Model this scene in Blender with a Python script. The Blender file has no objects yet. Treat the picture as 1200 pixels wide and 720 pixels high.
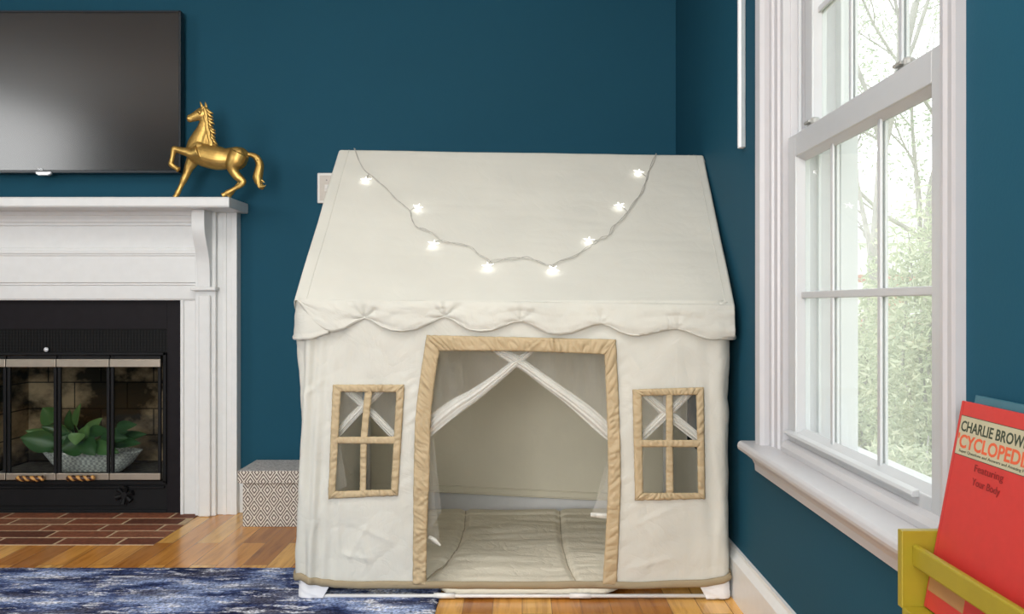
import bpy, bmesh, math, random
from math import pi, sin, cos, sqrt
from mathutils import Vector, Matrix, noise

random.seed(7)
SC = bpy.context.scene
COL = SC.collection
F, CX, CY, H = 1100.0, 612.0, 357.0, 0.8       # focal length in pixels, vanishing point, eye height

def PX(px, Y): return (px - CX) / F * Y
def PZ(py, Y): return H - (py - CY) / F * Y
def P(px, py, Y): return Vector((PX(px, Y), Y, PZ(py, Y)))
def nz(x, y=0.0, z=0.0): return noise.noise(Vector((x, y, z)))
def lerp(a, b, t): return a + (b - a) * t
def smooth(t):
    t = max(0.0, min(1.0, t)); return t * t * (3 - 2 * t)

# ------------------------------------------------------------------ objects
BASE = {}
def thing(name, label, cat, loc=(0, 0, 0), group=None, rot=None):
    o = bpy.data.objects.new(name, None); COL.objects.link(o)
    o.location = loc; o['label'] = label; o['category'] = cat
    o.empty_display_size = 0.05
    if rot is not None: o.rotation_euler = rot
    if group: o['group'] = group
    BASE[o.name] = Vector(loc)
    return o

def link_mesh(name, me, parent=None, local=False, loc=None):
    """mesh data given in world coordinates (local=True: in the parent's)"""
    o = bpy.data.objects.new(name, me); COL.objects.link(o)
    if parent is not None:
        o.parent = parent
        off = Vector((0, 0, 0)) if local else BASE[parent.name]
        if not local: me.transform(Matrix.Translation(-off))
        BASE[o.name] = BASE[parent.name].copy()
    elif loc is not None:
        me.transform(Matrix.Translation(-Vector(loc))); o.location = loc
        BASE[o.name] = Vector(loc)
    else:
        BASE[o.name] = Vector((0, 0, 0))
    return o

def obj(name, bm, mat, parent=None, smooth_shade=False, bevel=0.0, seg=2, local=False, loc=None, label=None, recalc=True):
    if recalc: bmesh.ops.recalc_face_normals(bm, faces=bm.faces)
    me = bpy.data.meshes.new(name); bm.to_mesh(me); bm.free()
    mats = mat if isinstance(mat, (list, tuple)) else [mat]
    for m in mats: me.materials.append(m)
    if smooth_shade:
        for p in me.polygons: p.use_smooth = True
    o = link_mesh(name, me, parent, local, loc)
    if bevel > 0:
        b = o.modifiers.new('bevel', 'BEVEL'); b.width = bevel; b.segments = seg; b.limit_method = 'ANGLE'
        b.angle_limit = 0.6
    if label: o['label'] = label
    return o

def tag(o, label, cat, group=None):
    o['label'] = label; o['category'] = cat
    if group: o['group'] = group
    return o
def struct(o):
    o['kind'] = 'structure'; return o

# ------------------------------------------------------------------ mesh helpers
def box(bm, x0, x1, y0, y1, z0, z1):
    v = [bm.verts.new((x, y, z)) for x in (x0, x1) for y in (y0, y1) for z in (z0, z1)]
    for f in ((0,1,3,2),(4,6,7,5),(0,4,5,1),(2,3,7,6),(0,2,6,4),(1,5,7,3)):
        bm.faces.new([v[i] for i in f])
    return bm
def nbox(*a):
    return box(bmesh.new(), *a)
def grid(bm, nu, nv, fn, keep=None, mat=None):
    vs = [[None] * (nv + 1) for _ in range(nu + 1)]
    for i in range(nu + 1):
        for j in range(nv + 1):
            vs[i][j] = bm.verts.new(fn(i / nu, j / nv))
    for i in range(nu):
        for j in range(nv):
            if keep is None or keep((i + .5) / nu, (j + .5) / nv):
                f = bm.faces.new((vs[i][j], vs[i+1][j], vs[i+1][j+1], vs[i][j+1]))
                if mat: f.material_index = mat((i + .5) / nu, (j + .5) / nv)
    bmesh.ops.delete(bm, geom=[v for v in bm.verts if not v.link_faces], context='VERTS')
    return bm
def tube(bm, pts, r, n=10, cap=True, squash=None):
    """tube along pts; r a number or a list; squash=(vector, factor) flattens rings along the vector"""
    pts = [Vector(p) for p in pts]; m = len(pts)
    rs = r if isinstance(r, (list, tuple)) else [r] * m
    rings = []; ref = None
    for i, p in enumerate(pts):
        t = (pts[min(i+1, m-1)] - pts[max(i-1, 0)]).normalized()
        if ref is None:
            ref = Vector((0, 1, 0)) if abs(t.y) < .9 else Vector((1, 0, 0))
        a = (ref - t * ref.dot(t)).normalized(); ref = a
        b = t.cross(a)
        ring = []
        for k in range(n):
            d = a * cos(2*pi*k/n) * rs[i] + b * sin(2*pi*k/n) * rs[i]
            if squash is not None:
                q = squash[0]; d = d - q * d.dot(q) * (1 - squash[1])
            ring.append(bm.verts.new(p + d))
        rings.append(ring)
    for i in range(m - 1):
        for k in range(n):
            bm.faces.new((rings[i][k], rings[i][(k+1) % n], rings[i+1][(k+1) % n], rings[i+1][k]))
    if cap:
        bm.faces.new(rings[0][::-1]); bm.faces.new(rings[-1])
    return bm
def spline(pts, n):
    """Catmull-Rom through tuples of any length"""
    out = []; m = len(pts)
    for i in range(m - 1):
        p0, p1, p2, p3 = pts[max(i-1, 0)], pts[i], pts[i+1], pts[min(i+2, m-1)]
        for k in range(n):
            t = k / n
            out.append(tuple(.5 * ((2*b) + (-a + c)*t + (2*a - 5*b + 4*c - d)*t*t + (-a + 3*b - 3*c + d)*t**3)
                             for a, b, c, d in zip(p0, p1, p2, p3)))
    out.append(tuple(pts[-1]))
    return out
def interp(tab, x):
    if x <= tab[0][0]: return tab[0][1]
    for (a, b), (c, d) in zip(tab, tab[1:]):
        if x <= c: return b + (d - b) * (x - a) / (c - a)
    return tab[-1][1]
def prism(bm, prof, axis, a0, a1):
    """closed 2-D profile swept along an axis: axis x: prof=(y,z); y: (x,z); z: (x,y)"""
    def pt(p, a):
        return {'x': (a, p[0], p[1]), 'y': (p[0], a, p[1]), 'z': (p[0], p[1], a)}[axis]
    A = [bm.verts.new(pt(p, a0)) for p in prof]; B = [bm.verts.new(pt(p, a1)) for p in prof]
    n = len(prof)
    for i in range(n):
        bm.faces.new((A[i], A[(i+1) % n], B[(i+1) % n], B[i]))
    bm.faces.new(A[::-1]); bm.faces.new(B)
    return bm
def lathe(bm, prof, c, n=24, sx=1.0, sy=1.0):
    rings = []
    for r, z in prof:
        rings.append([bm.verts.new((c[0] + r*sx*cos(2*pi*k/n), c[1] + r*sy*sin(2*pi*k/n), c[2] + z)) for k in range(n)])
    for i in range(len(prof) - 1):
        for k in range(n):
            bm.faces.new((rings[i][k], rings[i][(k+1) % n], rings[i+1][(k+1) % n], rings[i+1][k]))
    bm.faces.new(rings[0][::-1]); bm.faces.new(rings[-1])
    return bm
def in_poly(x, y, poly):
    c = False; n = len(poly)
    for i in range(n):
        x1, y1 = poly[i]; x2, y2 = poly[i-1]
        if (y1 > y) != (y2 > y) and x < (x2 - x1) * (y - y1) / (y2 - y1) + x1: c = not c
    return c

# ------------------------------------------------------------------ materials
class NT:
    def __init__(s, name):
        s.m = bpy.data.materials.new(name); s.m.use_nodes = True
        s.t = s.m.node_tree; s.t.nodes.clear()
        s.out = s.n('ShaderNodeOutputMaterial')
    def n(s, typ, **kw):
        nd = s.t.nodes.new(typ)
        for k, v in kw.items(): setattr(nd, k, v)
        return nd
    def l(s, a, b): s.t.links.new(a, b)
    def setin(s, nd, **kw):
        for k, v in kw.items():
            nm = k.replace('_', ' ')
            nd.inputs[nm].default_value = v
    def math(s, op, a, b=None, c=None):
        nd = s.n('ShaderNodeMath', operation=op)
        for i, v in enumerate((a, b, c)):
            if v is None: continue
            if isinstance(v, (int, float)): nd.inputs[i].default_value = v
            else: s.l(v, nd.inputs[i])
        return nd.outputs[0]
    def ramp(s, fac, stops):
        r = s.n('ShaderNodeValToRGB'); e = r.color_ramp.elements
        while len(e) < len(stops): e.new(0.5)
        for el, (p, c) in zip(e, stops):
            el.position = p; el.color = (*c, 1)
        s.l(fac, r.inputs[0]); return r.outputs[0]
    def mix(s, fac, a, b, mode='MIX'):
        nd = s.n('ShaderNodeMix', data_type='RGBA', blend_type=mode)
        for sock, v in ((nd.inputs[0], fac), (nd.inputs[6], a), (nd.inputs[7], b)):
            if isinstance(v, (int, float)): sock.default_value = v
            elif isinstance(v, tuple): sock.default_value = (*v, 1)
            else: s.l(v, sock)
        return nd.outputs[2]
    def coord(s, kind='Object', scale=(1, 1, 1), rot=(0, 0, 0)):
        tc = s.n('ShaderNodeTexCoord'); mp = s.n('ShaderNodeMapping')
        mp.inputs['Scale'].default_value = scale; mp.inputs['Rotation'].default_value = rot
        if kind == 'World':
            g = s.n('ShaderNodeNewGeometry'); s.l(g.outputs['Position'], mp.inputs[0])
        else: s.l(tc.outputs[kind], mp.inputs[0])
        return mp.outputs[0]
    def noise(s, vec, scale, detail=3, rough=.5):
        nd = s.n('ShaderNodeTexNoise'); s.l(vec, nd.inputs['Vector'])
        nd.inputs['Scale'].default_value = scale; nd.inputs['Detail'].default_value = detail
        nd.inputs['Roughness'].default_value = rough
        return nd.outputs[0]
    def bump(s, h, strength, dist=.002):
        b = s.n('ShaderNodeBump'); b.inputs['Strength'].default_value = strength; b.inputs['Distance'].default_value = dist
        s.l(h, b.inputs['Height']); return b.outputs[0]
    def bsdf(s, color, rough=.5, metal=0.0, normal=None, spec=None, coat=None, link=True):
        p = s.n('ShaderNodeBsdfPrincipled')
        for nm, v in (('Base Color', color), ('Roughness', rough), ('Metallic', metal)):
            if isinstance(v, tuple): p.inputs[nm].default_value = (*v, 1)
            elif isinstance(v, (int, float)): p.inputs[nm].default_value = v
            else: s.l(v, p.inputs[nm])
        if spec is not None: p.inputs['Specular IOR Level'].default_value = spec
        if coat is not None: p.inputs['Coat Weight'].default_value = coat
        if normal is not None: s.l(normal, p.inputs['Normal'])
        if link: s.l(p.outputs[0], s.out.inputs[0])
        return p

def plain(name, col, rough=.5, metal=0.0, spec=None, var=.06, vs=30, bump=0.0, bs=200):
    t = NT(name); v = t.coord()
    n = t.noise(v, vs, 4)
    c = t.ramp(n, [(.3, tuple(x*(1-var) for x in col)), (.7, tuple(min(1, x*(1+var)) for x in col))])
    nm = t.bump(t.noise(v, bs, 3), bump) if bump else None
    t.bsdf(c, rough, metal, nm, spec); return t.m

def m_wall():
    t = NT('blue wall paint'); v = t.coord('World')
    c = t.ramp(t.noise(v, 2.2, 4), [(.3, WALL), (.7, tuple(x*1.06 for x in WALL))])
    t.bsdf(c, .60, normal=t.bump(t.noise(v, 160, 3), .25, .001), spec=.06); return t.m
WALL = (.0145, .0750, .1180)

def m_fabric(name, col, trans=.1, crease=.25, rough=.75, sheen=0):
    t = NT(name); v = t.coord('World')
    weave = t.noise(v, 900, 2)
    w1 = t.noise(t.coord('World', (18, 18, 3)), 1.0, 4, .6)
    w2 = t.n('ShaderNodeTexNoise'); w2.inputs['Scale'].default_value = 9; w2.inputs['Detail'].default_value = 4
    w2.inputs['Distortion'].default_value = 1.2; t.l(v, w2.inputs['Vector'])
    ridge = t.math('ABSOLUTE', t.math('SUBTRACT', w2.outputs[0], .5))
    h = t.math('ADD', t.math('MULTIPLY', w1, .7), t.math('MULTIPLY', t.math('POWER', ridge, .6), .8))
    h = t.math('ADD', h, t.math('MULTIPLY', weave, .02))
    nm = t.bump(h, crease, .012)
    c = t.ramp(t.noise(v, 6, 3), [(.3, tuple(x*.97 for x in col)), (.7, tuple(min(1, x*1.02) for x in col))])
    p = t.bsdf(c, rough, 0, nm, .2, link=False)
    tr = t.n('ShaderNodeBsdfTranslucent'); t.l(c, tr.inputs[0]); t.l(nm, tr.inputs['Normal'])
    mx = t.n('ShaderNodeMixShader'); mx.inputs[0].default_value = trans
    t.l(p.outputs[0], mx.inputs[1]); t.l(tr.outputs[0], mx.inputs[2]); t.l(mx.outputs[0], t.out.inputs[0])
    return t.m

def m_net(name, alpha, var=2.2):
    t = NT(name); v = t.coord('World')
    d = t.n('ShaderNodeBsdfDiffuse'); d.inputs[0].default_value = (.90, .89, .84, 1)
    tl = t.n('ShaderNodeBsdfTranslucent'); tl.inputs[0].default_value = (.90, .89, .84, 1)
    a = t.n('ShaderNodeMixShader'); a.inputs[0].default_value = .3; t.l(d.outputs[0], a.inputs[1]); t.l(tl.outputs[0], a.inputs[2])
    tp = t.n('ShaderNodeBsdfTransparent')
    n = t.noise(t.coord('World', (26, 26, 5), (0, .5, 0)), 1, 4, .65)
    f = t.math('ADD', t.math('MULTIPLY', t.math('SUBTRACT', n, .5), alpha*var), alpha)
    f.node.use_clamp = True
    mx = t.n('ShaderNodeMixShader'); t.l(f, mx.inputs[0]); t.l(tp.outputs[0], mx.inputs[1]); t.l(a.outputs[0], mx.inputs[2])
    t.l(mx.outputs[0], t.out.inputs[0]); return t.m

def m_glass(name, tint=(1, 1, 1), refl=1.0, haze=0.0):
    t = NT(name)
    tp = t.n('ShaderNodeBsdfTransparent'); tp.inputs[0].default_value = (*tint, 1)
    gl = t.n('ShaderNodeBsdfGlossy'); gl.inputs['Roughness'].default_value = .02
    fr = t.n('ShaderNodeFresnel'); fr.inputs[0].default_value = 1.45
    g = t.n('ShaderNodeNewGeometry'); front = t.math('SUBTRACT', 1.0, g.outputs['Backfacing'])
    mx = t.n('ShaderNodeMixShader'); t.l(t.math('MULTIPLY', t.math('MULTIPLY', fr.outputs[0], refl), front), mx.inputs[0])
    t.l(tp.outputs[0], mx.inputs[1]); t.l(gl.outputs[0], mx.inputs[2])
    last = mx.outputs[0]
    if haze:
        d = t.n('ShaderNodeBsdfTranslucent'); d.inputs[0].default_value = (.9, .92, .92, 1)
        m2 = t.n('ShaderNodeMixShader'); m2.inputs[0].default_value = haze
        t.l(last, m2.inputs[1]); t.l(d.outputs[0], m2.inputs[2]); last = m2.outputs[0]
    t.l(last, t.out.inputs[0]); return t.m

def m_floor():
    t = NT('oak floor planks'); v = t.coord('World', (1, 1, 1), (0, 0, pi/2))
    b = t.n('ShaderNodeTexBrick'); t.l(v, b.inputs['Vector'])
    b.offset = .37; b.inputs['Scale'].default_value = 1.0
    b.inputs['Brick Width'].default_value = .72; b.inputs['Row Height'].default_value = .078
    b.inputs['Mortar Size'].default_value = .0011; b.inputs['Mortar Smooth'].default_value = .2; b.inputs['Bias'].default_value = 0
    b.inputs['Color1'].default_value = (0, 0, 0, 1); b.inputs['Color2'].default_value = (1, 1, 1, 1)
    b.inputs['Mortar'].default_value = (.5, .5, .5, 1)
    wood = t.ramp(b.outputs[0], [(0, (.42, .155, .026)), (.3, (.66, .275, .048)), (.65, (.78, .375, .080)), (1, (.86, .49, .130))])
    off = t.math('MULTIPLY', b.outputs[0], 40)
    cmb = t.n('ShaderNodeCombineXYZ'); t.l(off, cmb.inputs[2])
    va = t.n('ShaderNodeVectorMath', operation='ADD')
    t.l(t.coord('World', (38, 2.6, 1)), va.inputs[0]); t.l(cmb.outputs[0], va.inputs[1])
    g = t.n('ShaderNodeTexNoise'); t.l(va.outputs[0], g.inputs['Vector'])
    g.inputs['Scale'].default_value = 1; g.inputs['Detail'].default_value = 6; g.inputs['Roughness'].default_value = .65
    g.inputs['Distortion'].default_value = .6
    grain = t.ramp(g.outputs[0], [(.28, (.52, .42, .34)), (.5, (.92, .9, .88)), (.7, (1.06, 1.05, 1.03))])
    c = t.mix(1.0, wood, grain, 'MULTIPLY')
    c = t.mix(t.math('MULTIPLY', b.outputs[1], .75), c, (.10, .045, .018))
    nm = t.bump(t.math('SUBTRACT', t.math('MULTIPLY', g.outputs[0], .25), b.outputs[1]), .25, .0015)
    t.bsdf(c, .22, normal=nm, spec=.45); return t.m

def m_rug():
    t = NT('rug pile'); 
    a = t.noise(t.coord('World', (1.6, 3.2, 1)), 2.4, 5, .62)
    b = t.noise(t.coord('World', (9, 27, 1)), 1.0, 6, .78)
    k = t.noise(t.coord('World', (1, .8, 1)), 120, 3, .65)
    base = t.ramp(t.math('ADD', t.math('MULTIPLY', a, .82), t.math('MULTIPLY', b, .20)),
                  [(.43, (.012, .020, .065)), (.49, (.055, .08, .19)), (.55, (.21, .275, .46)), (.64, (.40, .48, .70))])
    grey = t.noise(t.coord('World', (2.2, 7, 1)), 1.7, 4, .6)
    base = t.mix(t.ramp(grey, [(.5, (0, 0, 0)), (.62, (.75, .75, .75))]), base, (.095, .095, .130))
    st = t.ramp(b, [(.53, (0, 0, 0)), (.59, (.9, .9, .9))])
    c = t.mix(st, base, (.66, .67, .72))
    c = t.mix(1.0, c, t.ramp(k, [(.3, (.22, .22, .25)), (.68, (1.75, 1.75, 1.75))]), 'MULTIPLY')
    t.bsdf(c, .95, normal=t.bump(k, .8, .006), spec=.1); return t.m

def m_box():
    t = NT('diamond print'); tc = t.n('ShaderNodeTexCoord'); sp = t.n('ShaderNodeSeparateXYZ'); t.l(tc.outputs['Object'], sp.inputs[0])
    u = t.math('DIVIDE', t.math('ADD', sp.outputs[0], t.math('MULTIPLY', sp.outputs[1], 1.0)), .047)
    w = t.math('DIVIDE', sp.outputs[2], .066)
    a = t.math('FRACT', t.math('ADD', t.math('ADD', u, w), 50.0)); b = t.math('FRACT', t.math('ADD', t.math('SUBTRACT', u, w), 50.0))
    d = t.math('MAXIMUM', t.math('ABSOLUTE', t.math('SUBTRACT', a, .5)), t.math('ABSOLUTE', t.math('SUBTRACT', b, .5)))
    r = t.math('FRACT', t.math('MULTIPLY', d, 4.5))
    ln = t.math('GREATER_THAN', r, .55)
    n = t.noise(t.coord('Object'), 300, 2)
    c = t.mix(ln, (.70, .665, .60), (.13, .10, .09))
    c = t.mix(1.0, c, t.ramp(n, [(.3, (.85, .85, .85)), (.7, (1.1, 1.1, 1.1))]), 'MULTIPLY')
    t.bsdf(c, .85, spec=.2); return t.m

def m_brick():
    t = NT('hearth brick'); g = t.n('ShaderNodeNewGeometry')
    v = t.coord('World')
    c = t.ramp(g.outputs['Random Per Island'], [(0, (.115, .042, .024)), (.35, (.19, .062, .034)), (.7, (.27, .098, .050)), (1, (.25, .12, .07))])
    n = t.noise(v, 55, 5, .7)
    c = t.mix(1.0, c, t.ramp(n, [(.3, (.55, .5, .48)), (.65, (1.15, 1.12, 1.1))]), 'MULTIPLY')
    t.bsdf(c, .7, normal=t.bump(t.noise(v, 140, 4), .5, .003), spec=.3); return t.m

def m_firebrick():
    t = NT('firebox brick'); v = t.coord('World', (1, 1, 1), (pi/2, 0, 0))
    b = t.n('ShaderNodeTexBrick'); t.l(v, b.inputs['Vector']); b.inputs['Scale'].default_value = 1
    b.inputs['Brick Width'].default_value = .23; b.inputs['Row Height'].default_value = .115; b.inputs['Mortar Size'].default_value = .003
    b.inputs['Color1'].default_value = (.52, .40, .28, 1); b.inputs['Color2'].default_value = (.60, .48, .35, 1); b.inputs['Mortar'].default_value = (.10, .09, .08, 1)
    s = t.noise(t.coord('World', (1.6, 1, 2.2)), 2.6, 5, .6)
    c = t.mix(1.0, b.outputs[0], t.ramp(s, [(.43, (.07, .07, .07)), (.60, (1, .92, .82))]), 'MULTIPLY')
    t.bsdf(c, .95, spec=.1); return t.m

def m_leaf():
    t = NT('plant leaf'); g = t.n('ShaderNodeNewGeometry')
    c = t.ramp(g.outputs['Random Per Island'], [(0, (.030, .085, .028)), (.6, (.06, .16, .045)), (1, (.20, .34, .11))])
    p = t.bsdf(c, .38, spec=.5); return t.m

def m_foliage(name, cols):
    t = NT(name); g = t.n('ShaderNodeNewGeometry')
    c = t.ramp(g.outputs['Random Per Island'], [(i/(len(cols)-1), x) for i, x in enumerate(cols)])
    d = t.n('ShaderNodeBsdfDiffuse'); t.l(c, d.inputs[0]); tl = t.n('ShaderNodeBsdfTranslucent'); t.l(c, tl.inputs[0])
    mx = t.n('ShaderNodeMixShader'); mx.inputs[0].default_value = .4
    t.l(d.outputs[0], mx.inputs[1]); t.l(tl.outputs[0], mx.inputs[2]); t.l(mx.outputs[0], t.out.inputs[0]); return t.m

def m_emit(name, col, s):
    t = NT(name); e = t.n('ShaderNodeEmission'); e.inputs[0].default_value = (*col, 1); e.inputs[1].default_value = s
    t.l(e.outputs[0], t.out.inputs[0]); return t.m

def m_basket():
    t = NT('woven basket'); tc = t.n('ShaderNodeTexCoord'); v = t.coord('World')
    wv = t.n('ShaderNodeTexChecker'); wv.inputs['Scale'].default_value = 95; t.l(v, wv.inputs['Vector'])
    c = t.mix(wv.outputs[1], (.86, .86, .84), (.48, .48, .48))
    t.bsdf(c, .8, normal=t.bump(wv.outputs[1], .6, .004)); return t.m

def m_handle():
    t = NT('twisted handle'); w = t.n('ShaderNodeTexWave', wave_type='BANDS', bands_direction='DIAGONAL')
    t.l(t.coord('World', (1, 0, 1)), w.inputs['Vector']); w.inputs['Scale'].default_value = 22; w.inputs['Distortion'].default_value = 1.5
    c = t.ramp(w.outputs[0], [(.35, (.05, .020, .010)), (.6, (.30, .12, .03)), (.8, (.55, .30, .09))])
    t.bsdf(c, .4, spec=.5); return t.m

M = dict(
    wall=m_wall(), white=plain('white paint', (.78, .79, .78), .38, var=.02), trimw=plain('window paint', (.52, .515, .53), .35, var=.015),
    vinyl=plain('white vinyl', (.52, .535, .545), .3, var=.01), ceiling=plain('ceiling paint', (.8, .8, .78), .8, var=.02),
    floor=m_floor(), rug=m_rug(), box=m_box(), boxlid=plain('lid weave', (.44, .43, .42), .9, var=.4, vs=150), brick=m_brick(), mortar=plain('mortar', (.52, .38, .24), .9, var=.25, vs=80),
    cloth=m_fabric('cream cotton', (.83, .82, .755), .38, .30), cloth_roof=m_fabric('cream roof cotton', (.83, .82, .755), .38, .10), cloth_in=m_fabric('cream cotton lining', (.86, .805, .65), .15, .22),
    tan=m_fabric('tan cotton', (.50, .388, .236), .05, .45, .42), hem=m_fabric('hem tape', (.34, .275, .175), .03, .2), mat=m_fabric('mat cotton', (.88, .82, .68), 0, .5), seam=plain('seam', (.52, .45, .34), .9),
    net=m_net('sheer net', .14), band=m_net('gathered net', .66, .5), netedge=m_net('net hem', .88),
    pvc=plain('white pipe', (.82, .81, .79), .35, var=.02), foot=m_fabric('corner cloth', (.83, .83, .85), .1, .3),
    cord=plain('clear cord', (.46, .44, .40), .45), star=m_emit('lamp glow', (1, .98, .93), 6.0),
    black=plain('black metal', (.008, .008, .009), .5, .0, .2, var=.12), mesh=plain('black mesh', (.006, .006, .0055), .6, 0, .2, var=.3, vs=300),
    panelb=plain('dark slate facing', (.011, .009, .011), .5, 0, .15, var=.15), brass=plain('brushed brass', (.50, .44, .36), .36, .85, var=.06),
    fire=m_firebrick(), ash=plain('firebox floor', (.16, .15, .14), .95, var=.4, vs=50), fglass=m_glass('smoked glass', (.88, .90, .88), .5),
    glass=m_glass('window glass', (.99, 1, .995), .6, .11), screen=plain('tv screen', (.010, .010, .010), .18, 0, .9, var=.02), bezel=plain('tv bezel', (.010, .016, .022), .3, var=.05),
    silver=plain('silver plastic', (.80, .82, .84), .3, .2), gold=plain('gold paint', (.55, .355, .105), .40, .88, var=.12, vs=60, bump=.15, bs=90),
    yellow=plain('yellow paint', (.31, .245, .014), .40, var=.04), red=plain('red cover', (.50, .030, .026), .45, var=.04, vs=60), redd=plain('red hinge', (.45, .025, .025), .5),
    paper=plain('pages', (.78, .72, .6), .9, var=.08, vs=200), label=plain('label paper', (.43, .40, .27), .6), labelb=plain('tan label', (.40, .20, .075), .6),
    ink=plain('dark green ink', (.035, .05, .03), .6), rink=plain('red ink', (.62, .10, .035), .6), dink=plain('dark red ink', (.22, .012, .012), .6),
    blue=plain('teal cover', (.030, .125, .17), .35), blued=plain('pale teal edge', (.16, .32, .37), .35), leaf=m_leaf(), stem=plain('stem', (.10, .17, .05), .6), basket=m_basket(), soil=plain('potting soil', (.03, .022, .016), 1, var=.5, vs=200),
    handle=m_handle(), switch=plain('switch plastic', (.55, .50, .43), .35, var=.03), switchb=plain('switch bevel', (.72, .70, .65), .3, var=.02), screw=plain('screw', (.25, .22, .2), .4, .6),
    bark=plain('bark', (.36, .34, .31), .95, var=.2, vs=8), fol1=m_foliage('shrub leaves', [(.38, .42, .30), (.52, .56, .40), (.68, .68, .52)]),
    fol2=m_foliage('tree leaves', [(.30, .36, .26), (.42, .48, .34), (.54, .58, .44)]), lawn=plain('lawn', (.42, .45, .26), 1, var=.25, vs=3),
    siding=plain('white siding', (.82, .83, .84), .7), rbrick=plain('red brick', (.45, .22, .18), .9, var=.2, vs=6), roof=plain('grey roof', (.4, .38, .38), .9), lockm=plain('sash lock', (.36, .36, .34), .4, .2),
    strip=plain('white plastic strip', (.95, .96, .96), .25, var=.01), stripg=plain('grey strip side', (.42, .47, .49), .35),
)

# ------------------------------------------------------------------ room shell
YB, XR, XLW, YREAR, ZC = 3.62, .592, -4.0, -2.4, 2.45
FX = -1.756                                         # centre line of the fireplace
# floor, ceiling
struct(obj('floor', nbox(XLW-.1, XR+.15, YREAR-.1, YB+.1, -.1, 0), M['floor']))
struct(obj('ceiling', nbox(XLW-.1, XR+.15, YREAR-.1, YB+.7, ZC, ZC+.1), M['ceiling']))
bm = bmesh.new()                                    # back wall around the firebox
box(bm, XLW, FX-.40, YB, YB+.12, 0, ZC); box(bm, FX+.40, XR+.15, YB, YB+.12, 0, ZC); box(bm, FX-.40, FX+.40, YB, YB+.12, .62, ZC)
struct(obj('wall_back', bm, M['wall']))
# right wall with the window opening
WY0, WY1, WZ0, WZ1 = 1.275, 2.305, .45, 1.86
bm = bmesh.new()
box(bm, XR, XR+.15, WY1, YB, 0, ZC); box(bm, XR, XR+.15, YREAR, WY0, 0, ZC)
box(bm, XR, XR+.15, WY0, WY1, 0, WZ0); box(bm, XR, XR+.15, WY0, WY1, WZ1, ZC)
struct(obj('wall_right', bm, M['wall']))
struct(obj('wall_left', nbox(XLW-.12, XLW, YREAR, YB+.12, 0, ZC), M['wall']))
struct(obj('wall_rear', nbox(XLW, XR+.15, YREAR-.12, YREAR, 0, ZC), M['wall']))
def base_prof(d, h): return [(0, 0), (-d, 0), (-d, h*.80), (-d*.75, h*.86), (-d*.45, h*.93), (-d*.4, h), (0, h)]
bm = bmesh.new(); prism(bm, [(YB + a, b) for a, b in base_prof(.016, .132)], 'x', -1.085, XR - .016)
struct(obj('baseboard_back', bm, M['white']))
bm = bmesh.new(); prism(bm, [(XR + a, b) for a, b in base_prof(.020, .132)], 'y', YREAR, YB)
struct(obj('baseboard_right', bm, M['white']))

# ------------------------------------------------------------------ window_1
win = bpy.data.objects.new('window_1', None); COL.objects.link(win); win.location = (XR, 1.79, .45); win['kind'] = 'structure'
BASE['window_1'] = Vector(win.location)
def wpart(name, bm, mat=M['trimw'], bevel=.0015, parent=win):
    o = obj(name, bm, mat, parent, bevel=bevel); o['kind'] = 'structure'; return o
# casing: thick outer back band, thinner moulded inner board that reaches the sash
def casing_prof():      # (distance from outer edge, thickness into the room)
    return [(0, 0), (0, .014), (.008, .016), (.026, .013), (.034, .016), (.045, .014), (.047, .003), (.047, -.008),
            (.07, -.008), (.072, -.014), (.1, -.014), (.102, -.02), (.125, -.02), (.125, -.06), (0, -.0)]
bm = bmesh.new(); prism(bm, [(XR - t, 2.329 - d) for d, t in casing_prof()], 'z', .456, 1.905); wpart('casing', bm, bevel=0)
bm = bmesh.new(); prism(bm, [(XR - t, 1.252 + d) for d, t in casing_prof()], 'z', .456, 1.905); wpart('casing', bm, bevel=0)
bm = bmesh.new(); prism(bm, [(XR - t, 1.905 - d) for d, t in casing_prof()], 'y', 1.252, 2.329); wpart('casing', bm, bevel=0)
# jambs running to the outside
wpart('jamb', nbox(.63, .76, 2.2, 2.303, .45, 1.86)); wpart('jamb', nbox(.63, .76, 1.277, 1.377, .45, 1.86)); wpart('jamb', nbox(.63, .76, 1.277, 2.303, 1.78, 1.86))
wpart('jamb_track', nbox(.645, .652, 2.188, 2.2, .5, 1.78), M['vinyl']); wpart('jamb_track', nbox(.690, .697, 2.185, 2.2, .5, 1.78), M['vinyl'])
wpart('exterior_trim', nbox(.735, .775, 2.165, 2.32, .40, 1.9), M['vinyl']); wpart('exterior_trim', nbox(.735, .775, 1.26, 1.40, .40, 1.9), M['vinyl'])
wpart('exterior_sill', nbox(.66, .80, 1.26, 2.32, .40, .462), M['vinyl'])
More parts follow.
